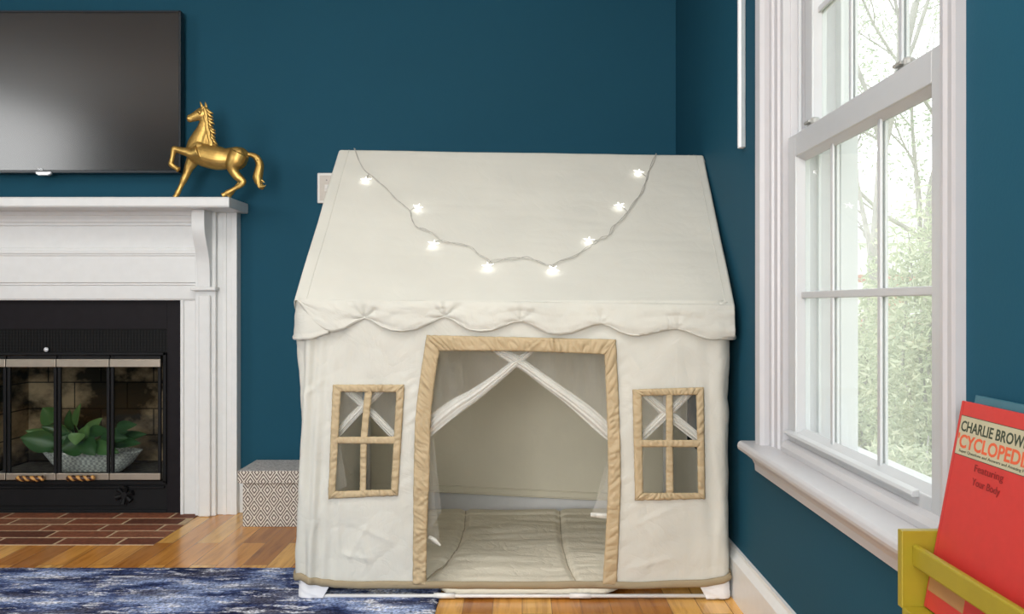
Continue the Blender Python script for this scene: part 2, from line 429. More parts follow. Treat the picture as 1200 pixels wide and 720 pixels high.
# stool and apron
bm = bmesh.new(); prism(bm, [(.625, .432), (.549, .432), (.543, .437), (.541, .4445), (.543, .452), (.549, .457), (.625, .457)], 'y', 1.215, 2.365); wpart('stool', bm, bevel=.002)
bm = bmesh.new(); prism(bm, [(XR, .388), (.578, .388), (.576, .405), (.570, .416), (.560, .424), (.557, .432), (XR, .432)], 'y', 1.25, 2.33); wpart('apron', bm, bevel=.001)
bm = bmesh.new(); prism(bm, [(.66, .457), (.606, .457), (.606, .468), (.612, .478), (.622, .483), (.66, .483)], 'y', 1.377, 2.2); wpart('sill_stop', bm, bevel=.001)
def sash(name, xi, z0, z1, brail, trail, y0=1.377, y1=2.2):
    st = .055; xo = xi + .034
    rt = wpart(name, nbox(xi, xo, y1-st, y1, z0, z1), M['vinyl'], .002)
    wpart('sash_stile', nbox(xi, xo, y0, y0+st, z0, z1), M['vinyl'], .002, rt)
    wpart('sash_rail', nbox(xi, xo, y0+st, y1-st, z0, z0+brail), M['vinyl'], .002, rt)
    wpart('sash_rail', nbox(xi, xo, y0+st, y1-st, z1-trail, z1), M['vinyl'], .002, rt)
    ya, yb, za, zb = y0+st, y1-st, z0+brail, z1-trail
    # glazing bead with a slope
    b = bmesh.new(); s = .012
    for prof, ax, a, c in (([(xi+.004, za), (xi+.020, za+s), (xi+.020, za)], 'y', ya, yb), ([(xi+.004, zb), (xi+.020, zb-s), (xi+.020, zb)], 'y', ya, yb),
                           ([(xi+.004, ya), (xi+.020, ya+s), (xi+.020, ya)], 'z', za, zb), ([(xi+.004, yb), (xi+.020, yb-s), (xi+.020, yb)], 'z', za, zb)):
        prism(b, prof, ax, a, c)
    wpart('glazing_bead', b, M['vinyl'], 0, rt)
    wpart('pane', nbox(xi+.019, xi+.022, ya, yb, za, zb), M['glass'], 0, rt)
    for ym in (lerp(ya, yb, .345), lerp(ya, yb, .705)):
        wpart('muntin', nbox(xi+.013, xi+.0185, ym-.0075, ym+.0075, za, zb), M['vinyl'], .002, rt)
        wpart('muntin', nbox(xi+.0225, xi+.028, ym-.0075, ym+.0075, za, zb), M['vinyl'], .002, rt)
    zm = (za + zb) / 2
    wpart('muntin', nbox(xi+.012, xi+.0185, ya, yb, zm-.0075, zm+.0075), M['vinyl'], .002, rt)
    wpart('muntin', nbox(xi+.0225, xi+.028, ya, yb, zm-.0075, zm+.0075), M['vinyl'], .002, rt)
    return rt
lower = sash('lower_sash', .624, .455, 1.190, .050, .052)
upper = sash('upper_sash', .662, 1.150, 1.80, .045, .05)
# lifting lip on the lower rail
bm = bmesh.new(); prism(bm, [(.624, .497), (.612, .497), (.610, .501), (.613, .506), (.624, .509)], 'y', 1.475, 2.19); wpart('lift_rail', bm, M['vinyl'], .001, lower)
for yl in (2.06, 1.56):
    b = bmesh.new(); box(b, .632, .654, yl-.028, yl+.028, 1.190, 1.197); lathe(b, [(.011, 0), (.011, .010), (.007, .014)], (.643, yl, 1.197), 14); box(b, .626, .640, yl-.004, yl+.03, 1.199, 1.205)
    wpart('sash_lock', b, M['lockm'], .0015, lower)

# narrow white strip on the wall between corner and window
t = thing('wall_strip', 'narrow glossy white strip running up the blue wall left of the window', 'wall strip', (XR-.006, 2.50, 1.217))
bm = bmesh.new(); prism(bm, [(.592, 2.512), (.592, 2.488), (.578, 2.488), (.5745, 2.494), (.5745, 2.506), (.578, 2.512)], 'z', 1.217, 2.15)
obj('channel', bm, M['strip'], t, bevel=.001)
obj('channel_lid', nbox(.580, .590, 2.484, 2.488, 1.217, 2.15), M['stripg'], t, bevel=.0008, label='grey side of the strip')

# ------------------------------------------------------------------ fireplace surround
sur = thing('fireplace_surround', 'white painted wooden mantelpiece with curved corbels around the black fireplace', 'mantelpiece', (FX, 3.57, 0))
W_ = M['white']
def mir(fn):
    for s in (1, -1): fn(s)
def xb(s, a, b):        # x range measured from the centre line
    return (FX + s*a, FX + s*b) if s > 0 else (FX - b, FX - a)
# shelf with rounded nose
prof = [(YB, 1.150), (3.386, 1.150), (3.381, 1.153), (3.380, 1.157), (3.380, 1.181), (3.381, 1.185), (3.386, 1.188), (YB, 1.188)]
bm = bmesh.new(); prism(bm, prof, 'x', FX-.70, FX+.70); obj('mantel_shelf', bm, W_, sur, bevel=.006, seg=3)
# frieze: stepped mouldings between the corbels, run along x
prof = [(YB, .816), (3.566, .816), (3.562, .822), (3.562, .872), (3.556, .874), (3.556, .880), (3.551, .884), (3.551, .983), (3.547, .985), (3.546, .991), (3.543, .994), (3.543, 1.004), (3.546, 1.007), (3.547, 1.013), (3.551, 1.016),
        (3.551, 1.096), (3.546, 1.099), (3.545, 1.108), (3.540, 1.111), (3.538, 1.120), (3.530, 1.134), (3.526, 1.137), (3.524, 1.150), (YB, 1.150)]
bm = bmesh.new(); prism(bm, prof, 'x', FX-.545, FX+.545); obj('frieze', bm, W_, sur)
def side(s):
    bm = bmesh.new(); box(bm, *xb(s, .458, .671), 3.570, YB, 0, 1.150)
    o = obj('side_board', bm, W_, sur, bevel=.002)
    bm = bmesh.new(); box(bm, *xb(s, .458, .470), 3.562, 3.571, 0, .816); box(bm, *xb(s, .618, .632), 3.5665, 3.571, 0, 1.150); box(bm, *xb(s, .650, .671), 3.5675, 3.571, 0, 1.150)
    obj('bead', bm, W_, sur, bevel=.003)
    bm = bmesh.new(); box(bm, *xb(s, .520, .598), 3.545, 3.571, 0, .852); box(bm, *xb(s, .520, .598), 3.545, 3.571, .865, 1.150)
    obj('pilaster', bm, W_, sur, bevel=.003)
    bm = bmesh.new(); box(bm, *xb(s, .536, .582), 3.530, 3.546, .0, .835); obj('pilaster_panel', bm, W_, sur, bevel=.006)
    bm = bmesh.new(); box(bm, *xb(s, .510, .606), 3.518, 3.571, .852, .866); obj('capital', bm, W_, sur, bevel=.004)
    pts = [(3.457, 1.150), (3.457, 1.120), (3.458, 1.095), (3.463, 1.070), (3.473, 1.045), (3.487, 1.02), (3.500, .998), (3.510, .975), (3.516, .950), (3.520, .91), (3.522, .866)]
    pr = spline(pts, 4)
    bm = bmesh.new(); prism(bm, [(3.571, .866), (3.571, 1.150)] + pr, 'x', *xb(s, .5365, .5846)); obj('corbel', bm, W_, sur, bevel=.002)
mir(side)

# ------------------------------------------------------------------ fireplace insert
ins = thing('fireplace_insert', 'black fireplace with folding glass doors and brass bars set in the white surround', 'fireplace', (FX, 3.60, 0))
BK = M['black']
bm = bmesh.new()
box(bm, FX-.458, FX-.395, 3.596, 3.622, 0, .816); box(bm, FX+.395, FX+.458, 3.596, 3.622, 0, .816)
box(bm, FX-.395, FX+.395, 3.596, 3.622, .705, .816)
obj('facing', bm, M['panelb'], ins, bevel=.001)
obj('vent_screen', nbox(FX-.395, FX+.395, 3.603, 3.620, .612, .705), M['mesh'], ins)
bm = bmesh.new()
for k in range(7): box(bm, FX-.395, FX+.395, 3.599, 3.604, .622+.012*k, .624+.012*k)
for k in range(66): box(bm, FX-.395+.012*k, FX-.3938+.012*k, 3.600, 3.603, .618, .702)
obj('vent_mesh', bm, BK, ins)
bm = bmesh.new(); box(bm, FX-.395, FX+.395, 3.585, 3.598, .606, .616); box(bm, FX-.395, FX-.383, 3.585, 3.62, .118, .616); box(bm, FX+.383, FX+.395, 3.585, 3.62, .118, .616); box(bm, FX-.395, FX+.395, 3.585, 3.62, .112, .126)
obj('door_frame', bm, BK, ins, bevel=.001)
obj('damper_knob', lathe(bmesh.new(), [(.004, 0), (.009, .004), (.009, .010), (.004, .013)], (0, 0, 0), 12), M['silver'], ins, True, label='small silver knob')
kn = bpy.data.objects['damper_knob']; kn.rotation_euler = (pi/2, 0, 0); kn.location = Vector((PX(54, 3.59), 3.598, PZ(410, 3.59))) - Vector((FX, 3.60, 0)); kn.data.transform(Matrix.Translation((FX, 3.60, 0)))
# lower access panel
bm = bmesh.new(); box(bm, FX-.395, FX+.395, 3.603, 3.622, 0, .112); box(bm, FX-.36, FX+.24, 3.597, 3.604, .028, .092); box(bm, FX-.395, FX+.395, 3.594, 3.604, 0, .012); box(bm, FX-.38, FX+.385, 3.592, 3.604, .095, .103)
obj('access_panel', bm, BK, ins, bevel=.0015)
bm = bmesh.new()
vx, vz = PX(147, 3.6), PZ(580, 3.6)
for k in range(6):
    a = k*pi/3 + .3; tube(bm, [(vx, 3.594, vz), (vx + .034*cos(a), 3.590, vz + .034*sin(a))], [.005, .011], 8)
tube(bm, [(vx, 3.602, vz), (vx, 3.584, vz)], .012, 12)
obj('gas_valve', bm, BK, ins)
# firebox
bm = bmesh.new(); box(bm, FX-.40, FX+.40, 4.10, 4.14, .09, .70); box(bm, FX-.44, FX-.40, 3.62, 4.14, .09, .70); box(bm, FX+.40, FX+.44, 3.62, 4.14, .09, .70); box(bm, FX-.44, FX+.44, 3.62, 4.14, .62, .70)
obj('firebox', bm, M['fire'], ins)
obj('firebox_floor', nbox(FX-.40, FX+.40, 3.622, 4.10, .06, .112), M['ash'], ins)
xs = [PX(p, 3.58) for p in (9, 68, 130, 190)]; wd = xs[2]-xs[1]
edges = [(xs[0]-wd, xs[0]), (xs[0], xs[1]), (xs[1], xs[2]), (xs[2], xs[3])]
for k, (a, b) in enumerate(edges):
    a += .0025; b -= .0025
    bm = bmesh.new(); box(bm, a, a+.011, 3.572, 3.584, .130, .604); box(bm, b-.011, b, 3.572, 3.584, .130, .604); box(bm, a, b, 3.575, 3.584, .57, .604); box(bm, a, b, 3.575, 3.584, .13, .160)
    d = obj('glass_door', bm, BK, ins, bevel=.001)
    bm = bmesh.new(); box(bm, a-.001, b+.001, 3.564, 3.576, .562, .592); obj('top_bar', bm, M['brass'], d, bevel=.0015, label='brushed brass bar')
    bm = bmesh.new(); box(bm, a-.001, b+.001, 3.564, 3.576, .133, .158); obj('bottom_bar', bm, M['brass'], d, bevel=.0015, label='brushed brass bar')
    obj('pane', nbox(a+.011, b-.011, 3.578, 3.581, .158, .572), M['fglass'], d)
    if k in (1, 2):
        hx = PX((37.5, 96.5)[k-1], 3.56); hz = PZ((560.5, 560)[k-1], 3.56)
        pts = [(hx - .052 + .104*i/16, 3.549 - .004*sin(pi*i/16), hz) for i in range(17)]
        rr = [.0105 + .0018*sin(i*2.2) for i in range(17)]; rr[0] = rr[-1] = .008
        bm = bmesh.new(); tube(bm, pts, rr, 12); tube(bm, [(hx-.03, 3.549, hz), (hx-.03, 3.566, hz)], .004, 8); tube(bm, [(hx+.03, 3.549, hz), (hx+.03, 3.566, hz)], .004, 8)
        obj('door_handle', bm, M['handle'], d, True, label='twisted brown handle')

# potted plant in the firebox
pc = Vector((PX(108, 3.82), 3.82, .112))
pl = thing('potted_plant', 'leafy green plant in a white woven boat shaped basket behind the fireplace glass', 'plant', pc)
bm = bmesh.new()
rings = [(.10, 0), (.125, .012), (.165, .045), (.196, .085), (.205, .096), (.196, .094), (.17, .074)]
lathe(bm, rings, pc, 36, 1.0, .42); obj('basket', bm, M['basket'], pl, True)
obj('soil', lathe(bmesh.new(), [(.17, .060), (.180, .078), (.02, .084)], pc, 28, 1, .40), M['soil'], pl, True)
def leaf(bm, base, tip, w, up, curl=.25):
    base, tip = Vector(base), Vector(tip); ax = tip - base; L = ax.length; t = ax.normalized()
    n = (Vector(up) - t*Vector(up).dot(t)).normalized(); s = t.cross(n)
    rows = 9; prev = None
    for i in range(rows + 1):
        q = i/rows; ww = w * (sin(pi*min(1, q**.8))**.75) * (1 - .15*q) if 0 < q < 1 else .0008
        c = base + ax*q + n*(curl*L*(q - q*q)*1.1)
        row = [bm.verts.new(c + s*ww*k + n*(abs(k)**1.5*ww*.45)) for k in (-1, -.5, 0, .5, 1)]
        if prev:
            for k in range(4): bm.faces.new((prev[k], prev[k+1], row[k+1], row[k]))
        prev = row
bml, bms = bmesh.new(), bmesh.new()
ctr = pc + Vector((-.02, 0, .085))
LV = [(50, 478, 67, 493, 15, 3.74), (95, 473, 89, 500, 6.2, 3.78), (161, 498, 136, 502, 7.5, 3.73), (24, 513, 66, 522, 15, 3.70), (72, 528, 100, 520, 17, 3.68), (112, 534, 100, 515, 13, 3.68), (150, 514, 118, 514, 8.5, 3.70),
      (48, 500, 80, 508, 8, 3.76), (128, 505, 104, 508, 9, 3.75), (165, 520, 128, 518, 9, 3.74), (140, 531, 110, 522, 10, 3.69), (60, 515, 88, 515, 9, 3.77), (82, 480, 84, 505, 7, 3.82),
      (120, 490, 100, 510, 8, 3.86), (152, 506, 118, 512, 8, 3.86), (40, 522, 72, 526, 8, 3.73), (70, 498, 86, 512, 8, 3.84), (104, 498, 97, 515, 8, 3.72), (172, 509, 140, 514, 7, 3.88), (88, 522, 94, 508, 12, 3.66), (30, 505, 62, 514, 8, 3.86)]
for (tx, ty, bx_, by_, w, y) in LV:
    b, tt = P(bx_, by_, y + .02), P(tx, ty, y - .01)
    leaf(bml, b, tt, w/F*y*.92, (random.uniform(-.3, .3), -1, .35), .16)
    m1 = (b + ctr)/2 + Vector((0, 0, .01)); tube(bms, [ctr, m1, b], [.003, .0025, .002], 6)
obj('leaves', bml, M['leaf'], pl, True, recalc=False); obj('stems', bms, M['stem'], pl, True)

# brick hearth flush in the floor
he = thing('brick_hearth', 'flush red brick hearth in the floor before the fireplace', 'hearth', (FX, 3.33, 0))
hx0, hx1, hy0, hy1 = FX-.531, FX+.531, 3.115, 3.596
obj('mortar_bed', nbox(hx0, hx1, hy0, hy1, -.01, .0012), M['mortar'], he)
bm = bmesh.new(); rows = 5; rh = (hy1-hy0)/rows; bw = .208
for r in range(rows):
    x = hx0 - (0 if r % 2 else bw*.5) + .03*((r*7) % 3)
    while x < hx1:
        a, b = max(x+.005, hx0), min(x+bw-.005, hx1)
        if b - a > .02:
            box(bm, a, b, hy0+r*rh+.007, hy0+(r+1)*rh-.007, -.008, .0022 + .001*random.random())
        x += bw
obj('bricks', bm, M['brick'], he, bevel=.002)

# ------------------------------------------------------------------ television
tv = thing('television', 'flat black wall television above the white mantelpiece', 'television', (PX(50, 3.56), 3.56, 1.30))
tx0, tx1, tz0, tz1 = PX(-112, 3.56), PX(212, 3.56), PZ(203, 3.56), PZ(12.5, 3.56)
bm = bmesh.new(); box(bm, tx0, tx1, 3.562, 3.598, tz0, tz1); box(bm, tx0+.2, tx1-.2, 3.598, YB-.0005, tz0+.15, tz1-.15); obj('casing', bm, M['bezel'], tv, bevel=.003)
bm = bmesh.new(); e = .008
box(bm, tx0, tx1, 3.556, 3.563, tz1-e, tz1); box(bm, tx0, tx1, 3.556, 3.563, tz0, tz0+e*1.4); box(bm, tx0, tx0+e, 3.556, 3.563, tz0, tz1); box(bm, tx1-e, tx1, 3.556, 3.563, tz0, tz1)
obj('bezel', bm, M['bezel'], tv, bevel=.0015)
obj('screen', nbox(tx0+e, tx1-e, 3.560, 3.563, tz0+e*1.4, tz1-e), M['screen'], tv)
lx, lz = PX(50.5, 3.55), PZ(203, 3.55)
bm = bmesh.new(); prism(bm, [(lx-.030, lz+.006), (lx+.030, lz+.006), (lx+.028, lz-.003), (lx+.018, lz-.008), (lx-.018, lz-.008), (lx-.028, lz-.003)], 'y', 3.549, 3.565)
obj('sensor', bm, M['silver'], tv, bevel=.002, label='small silver tab under the screen')
def text_mesh(body, size, font_sx=1.0, spacing=1.0, bold=0.0, extrude=.0002, align='LEFT'):
    cu = bpy.data.curves.new('lettering', 'FONT'); cu.body = body; cu.size = size; cu.space_character = spacing; cu.extrude = extrude; cu.offset = bold; cu.align_x = align; cu.resolution_u = 3
    o = bpy.data.objects.new('lettering', cu); COL.objects.link(o)
    dg = bpy.context.evaluated_depsgraph_get(); me = bpy.data.meshes.new_from_object(o.evaluated_get(dg))
    bpy.data.objects.remove(o); bpy.data.curves.remove(cu)
    me.transform(Matrix.Diagonal((font_sx, 1, 1, 1))); return me
me = text_mesh('TCL', .010, 1.1, 1.05, .0002); me.materials.clear(); me.materials.append(M['silver'])
me.transform(Matrix.Translation((PX(44, 3.555), 3.5555, PZ(199.6, 3.555))) @ Matrix.Rotation(pi/2, 4, 'X'))
link_mesh('logo', me, tv)

# ------------------------------------------------------------------ light switch
sx, sz = PX(383, 3.61), PZ(220.5, 3.61)
sw = thing('light_switch', 'white framed light switch on the blue wall half hidden by the play tent roof', 'light switch', (sx, 3.61, sz))
bm = bmesh.new(); a, b = .037, .0585
prism(bm, [(sx-a, sz-b), (sx+a, sz-b), (sx+a, sz+b), (sx-a, sz+b)], 'y', 3.608, 3.62); obj('plate', bm, M['switchb'], sw, bevel=.004, seg=3)
obj('insert', nbox(sx-a+.010, sx+a-.010, 3.6065, 3.609, sz-b+.010, sz+b-.010), M['switch'], sw, bevel=.0005)
bm = bmesh.new(); box(bm, sx-.005, sx+.005, 3.600, 3.608, sz-.004, sz+.010); box(bm, sx-.008, sx+.008, 3.6055, 3.608, sz-.013, sz+.013); obj('toggle', bm, M['switchb'], sw, bevel=.001)
for dz in (.03, -.03):
    b_ = bmesh.new(); tube(b_, [(sx, 3.6055, sz+dz), (sx, 3.608, sz+dz)], .003, 10); obj('screw', b_, M['screw'], sw)

# ------------------------------------------------------------------ storage box
bx = thing('storage_box', 'lidded storage box with a brown and cream diamond print beside the tent', 'storage box', (-.82, 3.49, 0))
obj('box_body', nbox(-1.005, -.632, 3.375, 3.592, 0, .165), M['box'], bx, bevel=.002)
bm = bmesh.new(); box(bm, -1.020, -.620, 3.362, 3.600, .158, .204)
bm.faces.ensure_lookup_table(); bmesh.ops.recalc_face_normals(bm, faces=bm.faces)
for f in bm.faces:
    if f.normal.z > .9: f.material_index = 1
obj('lid', bm, [M['box'], M['boxlid']], bx, bevel=.003)

# ------------------------------------------------------------------ rug
ry1 = 2.835
bm = bmesh.new()
def rugf(u, v):
    x = lerp(-2.9, -.225, u); y = lerp(.4, ry1, v); ed = min(u*2.675, (1-u)*2.675, (1-v)*2.4)
    z = .0035 + .0040*smooth(ed/.012) + .0015*nz(x*160, y*160)
    x += .002*nz(y*60, 3) if u > .99 else 0; y += .003*nz(x*60, 5) if v > .99 else 0
    return (x, y, z)
grid(bm, 260, 200, rugf)
rg = obj('rug', bm, M['rug'], None, True, loc=(-1.56, 1.62, 0), recalc=False)
sd = rg.modifiers.new('thick', 'SOLIDIFY'); sd.thickness = .0035; sd.offset = -1
tag(rg, 'distressed navy and pale blue rug lying on the oak floor', 'rug')

# ------------------------------------------------------------------ play tent
YF, YBK, XL, XT = 2.536, 3.575, -.606, .564
tent = thing('play_tent', 'cream cloth play house tent with a pitched roof and tan trimmed door', 'play tent', (-.02, 3.05, 0))
R_ = .032
def path(s):
    """outline of the tent walls: left side (from the back), front, right side; returns x, y, nx, ny"""
    Ls = YBK - YF - R_; La = pi*R_/2; Lf = XT - XL - 2*R_
    if s < Ls: return (XL, YBK - s, -1, 0)
    s -= Ls
    if s < La:
        a = s/R_; return (XL + R_ - R_*cos(a), YF + R_ - R_*sin(a), -cos(a), -sin(a))
    s -= La
    if s < Lf: return (XL + R_ + s, YF, 0, -1)
    s -= Lf
    if s < La:
        a = s/R_; return (XT - R_ + R_*sin(a), YF + R_ - R_*cos(a), sin(a), -cos(a))
    s -= La
    return (XT, YF + R_ + s, 1, 0)
LS = YBK - YF - R_; LA = pi*R_/2; LF = XT - XL - 2*R_; LT = 2*LS + 2*LA + LF
SF0, SF1 = LS, LS + 2*LA + LF                        # front including its corners
def zbot(s):
    d = min(abs(s - SF0 - LA/2), abs(s - SF1 + LA/2)); mid = .036
    if SF0 < s < SF1 and d >= 0: return mid + .020*math.exp(-(d/.05))
    return mid + .020*math.exp(-(d/.05)) + .01
ZT = .812
DOOR = [(507, 404), (714, 407), (717, 480), (719.5, 560), (717, 620), (714, 684), (714, 692), (492, 692), (492, 684), (493, 600), (494.5, 560), (498, 480)]
WL = [(396, 455), (470, 455), (463, 576.5), (389.5, 579)]
WR = [(747, 460), (820, 458), (821.5, 581), (748.5, 581)]
def front_px(x, z): return CX + x*F/YF, CY - (z - H)*F/YF
def puck(px, py):
    """sewing puckers and pull lines on the front panel, metres outward"""
    d = 0
    # puckers beside the door frame and windows
    for (ex, ey0, ey1, side, amp, reach) in ((490, 395, 690, -1, .0030, 22), (724, 395, 690, 1, .0026, 20), (388, 450, 585, -1, .0022, 16), (470, 450, 582, 1, .0024, 18), (743, 455, 586, -1, .0018, 14), (826, 455, 586, 1, .0010, 12)):
        q = (px - ex)*side
        if 0 < q < reach*3 and ey0 - 10 < py < ey1 + 10:
            d += amp*math.exp(-q/reach)*nz(py*.11 + q*.07*side, ex*.37 + py*.02, .3 + q*.03)*1.1
    # vertical drape at the two corners
    d += .009*math.exp(-max(0, px-350)/24)*sin((px + .05*(py-400))*.42) + .0035*math.exp(-max(0, 856-px)/28)*sin((px - .03*py)*.26)
    # diagonal pull lines towards the bottom corners
    a = nz((px + py*.55)*.035, (px - py)*.006, 1.7); d += .0035*a
    a = nz((px*.9 - py*.5)*.045, (px + py)*.007, 7.1); d += .0024*a
    r = abs(nz(px*.012 + 3, py*.016, 4.4)); d += .004*(r**.7)
    r = abs(nz(px*.03 + py*.02, py*.02 - px*.012, 9.4)); d += .0030*(r**.6)
    for (x1, y1, x2, y2, am) in CREASE:
        L2 = (x2-x1)**2 + (y2-y1)**2; tt = ((px-x1)*(x2-x1) + (py-y1)*(y2-y1))/L2
        if -.1 < tt < 1.1:
            dd = ((px-x1)*(y2-y1) - (py-y1)*(x2-x1))/sqrt(L2)
            d += am*math.exp(-(dd/3.2)**2)*max(0, 1 - (2*tt-1)**2)
    return d
CREASE = [(392, 648, 440, 656, .0035), (424, 632, 434, 662, .004), (405, 610, 470, 640, .0022), (440, 600, 405, 660, .0025), (470, 590, 482, 660, .0025), (356, 560, 366, 690, .006), (372, 480, 364, 690, .004), (352, 470, 384, 440, .003), (380, 590, 360, 640, .003),
          (478, 470, 492, 455, .003), (476, 500, 492, 480, .003), (474, 540, 490, 515, .003), (735, 620, 800, 590, .002), (730, 668, 795, 652, .0025), (742, 600, 770, 640, .002), (730, 440, 748, 455, .0025), (800, 400, 845, 440, .002), (735, 410, 760, 450, .002), (832, 470, 850, 640, .002), (842, 600, 838, 690, .0035)]
def wall_pt(s, z, off=0.0, wr=True):
    x, y, nx_, ny_ = path(s)
    d = off
    if SF0 <= s <= SF1:
        px, py = front_px(x, z)
        if wr: d += puck(px, py)
    elif wr: d += .004*nz(s*6, z*3, 2)
    return Vector((x + nx_*d, y + ny_*d, z))
# column positions: coarse at the sides, fine on the front
cols = [LS*i/36 for i in range(36)] + [SF0 + (SF1-SF0)*i/270 for i in range(270)] + [SF1 + LS*i/36 for i in range(37)]
NZ = 170
def build_wall():
    bm = bmesh.new(); vs = []
    for s in cols:
        zb = zbot(s); vs.append([bm.verts.new(wall_pt(s, lerp(zb, ZT, j/NZ))) for j in range(NZ+1)])
    for i in range(len(cols)-1):
        sm = (cols[i]+cols[i+1])/2; x, y, nx_, ny_ = path(sm); zb = zbot(sm)
        for j in range(NZ):
            z = lerp(zb, ZT, (j+.5)/NZ)
            if SF0 < sm < SF1:
                px, py = front_px(x, z)
                if in_poly(px, py, DOOR) or in_poly(px, py, WL) or in_poly(px, py, WR): continue
            elif nx_ > .9 and 2.93 < y < 3.20 and .33 < z < .62: continue
            bm.faces.new((vs[i][j], vs[i+1][j], vs[i+1][j+1], vs[i][j+1]))
    bmesh.ops.delete(bm, geom=[v for v in bm.verts if not v.link_faces], context='VERTS')
    return bm
o = obj('wall_cloth', build_wall(), M['cloth'], tent, True, recalc=False)
sd = o.modifiers.new('thick', 'SOLIDIFY'); sd.thickness = .0012; sd.offset = 0
# hem tape all round the bottom
def hem():
    bm = bmesh.new(); vs = []
    cc = [c for k, c in enumerate(cols) if SF0 <= c <= SF1 or k % 2 == 0]
    for s in cc:
        zb = zbot(s); w = .021 + .002*nz(s*9, 4)
        row = []
        for q in range(6):
            x, y, nx_, ny_ = path(s); off = .004 + .004*sin(pi*q/5) + .0015*nz(s*14, q*.3, 8) + (max(0, puck(*front_px(x, zb + w*q/5))) if SF0 <= s <= SF1 else .003)
            row.append(bm.verts.new((x + nx_*off, y + ny_*off, zb - .003 + w*q/5 + .002*nz(s*7, 2))))
        vs.append(row)
    for i in range(len(cc)-1):
        for q in range(5): bm.faces.new((vs[i][q], vs[i+1][q], vs[i+1][q+1], vs[i][q+1]))
    return bm
o = obj('hem', hem(), M['hem'], tent, True, recalc=False, label='tan hem tape'); sd = o.modifiers.new('thick', 'SOLIDIFY'); sd.thickness = .003

# tan trims
def strip(bm, A, B, off, wr=.0016, nl=70, nw=8, seed=0.0, fr=.28, Y=YF):
    """band between two pixel polylines A and B lying on the front of the tent"""
    def sample(pl, t):
        L = [0]
        for p, q in zip(pl, pl[1:]): L.append(L[-1] + math.hypot(q[0]-p[0], q[1]-p[1]))
        d = t*L[-1]
        for k in range(len(pl)-1):
            if d <= L[k+1] + 1e-9:
                f = (d - L[k])/(L[k+1]-L[k]); return lerp(pl[k][0], pl[k+1][0], f), lerp(pl[k][1], pl[k+1][1], f)
        return pl[-1]
    A2 = spline(A, 6) if len(A) > 2 else A; B2 = spline(B, 6) if len(B) > 2 else B
    TL = sum(math.hypot(q[0]-p[0], q[1]-p[1]) for p, q in zip(A2, A2[1:])); TW = math.hypot(A2[0][0]-B2[0][0], A2[0][1]-B2[0][1])
    def fn(u, v):
        a, b = sample(A2, u), sample(B2, u); px, py = lerp(a[0], b[0], v), lerp(a[1], b[1], v)
        edge = sin(pi*min(1, max(0, v)))**.5
        al = u*TL; cr = (v - .5)*TW
        sl_ = nz(al*.035, seed, 2)*2.2
        w = abs(nz(al*fr*.62 + cr*fr*.5*sl_ + seed, cr*fr*.12, seed)) ** .6
        w2 = nz(al*fr*.9 - cr*fr*.4, cr*fr*.3 + seed, 5)
        d = off + (.0062*w + .0022*w2)*wr/.0016*(.5 + .5*edge)*(.6 + .8*abs(nz(al*.03, seed+9))) + .0015*edge
        p = P(px + .35*nz(u*40, seed), py + .35*nz(u*40, seed+5), Y)
        d += max(0, puck(px, py)) * .6
        p.y -= d; return p
    grid(bm, nl, nw, fn)
Lo = [(500, 393), (488, 480), (485, 560), (484.5, 620), (484, 684)]; Li = [(515, 411), (506, 480), (503.5, 560), (501, 620), (500, 684)]
Ro = [(721, 398), (725, 480), (727, 560), (725, 620), (722, 684)]; Ri = [(708, 415), (711, 480), (712.5, 560), (710, 620), (706, 684)]
bm = bmesh.new(); strip(bm, Lo, Li, .004, .0036, 190, 10, 1.3, .26); o1 = obj('door_trim', bm, M['tan'], tent, True, recalc=False, label='tan cloth band left of the tent door')
bm = bmesh.new(); strip(bm, [(500, 393), (610, 395.5), (721, 398)], [(515, 411), (610, 411.5), (708, 415)], .0045, .0032, 160, 10, 4.1, .22); o2 = obj('door_trim', bm, M['tan'], tent, True, recalc=False, label='tan cloth band over the tent door')
bm = bmesh.new(); strip(bm, Ro, Ri, .004, .0024, 190, 10, 8.7, .18); o3 = obj('door_trim', bm, M['tan'], tent, True, recalc=False, label='tan cloth band right of the tent door')
def window_trim(o4, i4, vm, hm, seed, name):
    bm = bmesh.new()
    for k in range(4): strip(bm, [o4[k], o4[(k+1) % 4]], [i4[k], i4[(k+1) % 4]], .004, .0030, 64, 6, seed+k*3.3, .30)
    root = obj(name, bm, M['tan'], tent, True, recalc=False)
    bm = bmesh.new(); strip(bm, [p[0] for p in vm], [p[1] for p in vm], .004, .0028, 64, 6, seed+20, .28); obj('window_bar', bm, M['tan'], root, True, recalc=False)
    bm = bmesh.new(); strip(bm, hm[0], hm[1], .0055, .0022, 50, 6, seed+30, .28); obj('window_bar', bm, M['tan'], root, True, recalc=False)
    for q in [root] + list(root.children): sd = q.modifiers.new('thick', 'SOLIDIFY'); sd.thickness = .0015
    return root
window_trim([(391, 451), (474, 451), (466.5, 580), (385.5, 584)], [(400, 459), (465, 459.5), (459, 573.5), (393.5, 575.5)],
            [((428, 457), (437, 457)), ((423, 515), (431, 515)), ((422, 577), (429.5, 577))], ([(393, 512), (464, 511.5)], [(393, 519), (463, 520)]), 11.0, 'window_trim')
window_trim([(741, 456.5), (824, 454), (825.6, 584), (744, 586)], [(751.5, 463.5), (815.5, 462.5), (817.5, 577.5), (753, 577.5)],
            [((780, 461), (788, 461)), ((780, 520), (788.5, 520)), ((780, 580), (789, 580))], ([(749, 515.5), (819, 515.5)], [(749, 523.5), (819, 523.5)]), 23.0, 'window_trim')
for q in (o1, o2, o3): sd = q.modifiers.new('thick', 'SOLIDIFY'); sd.thickness = .0015

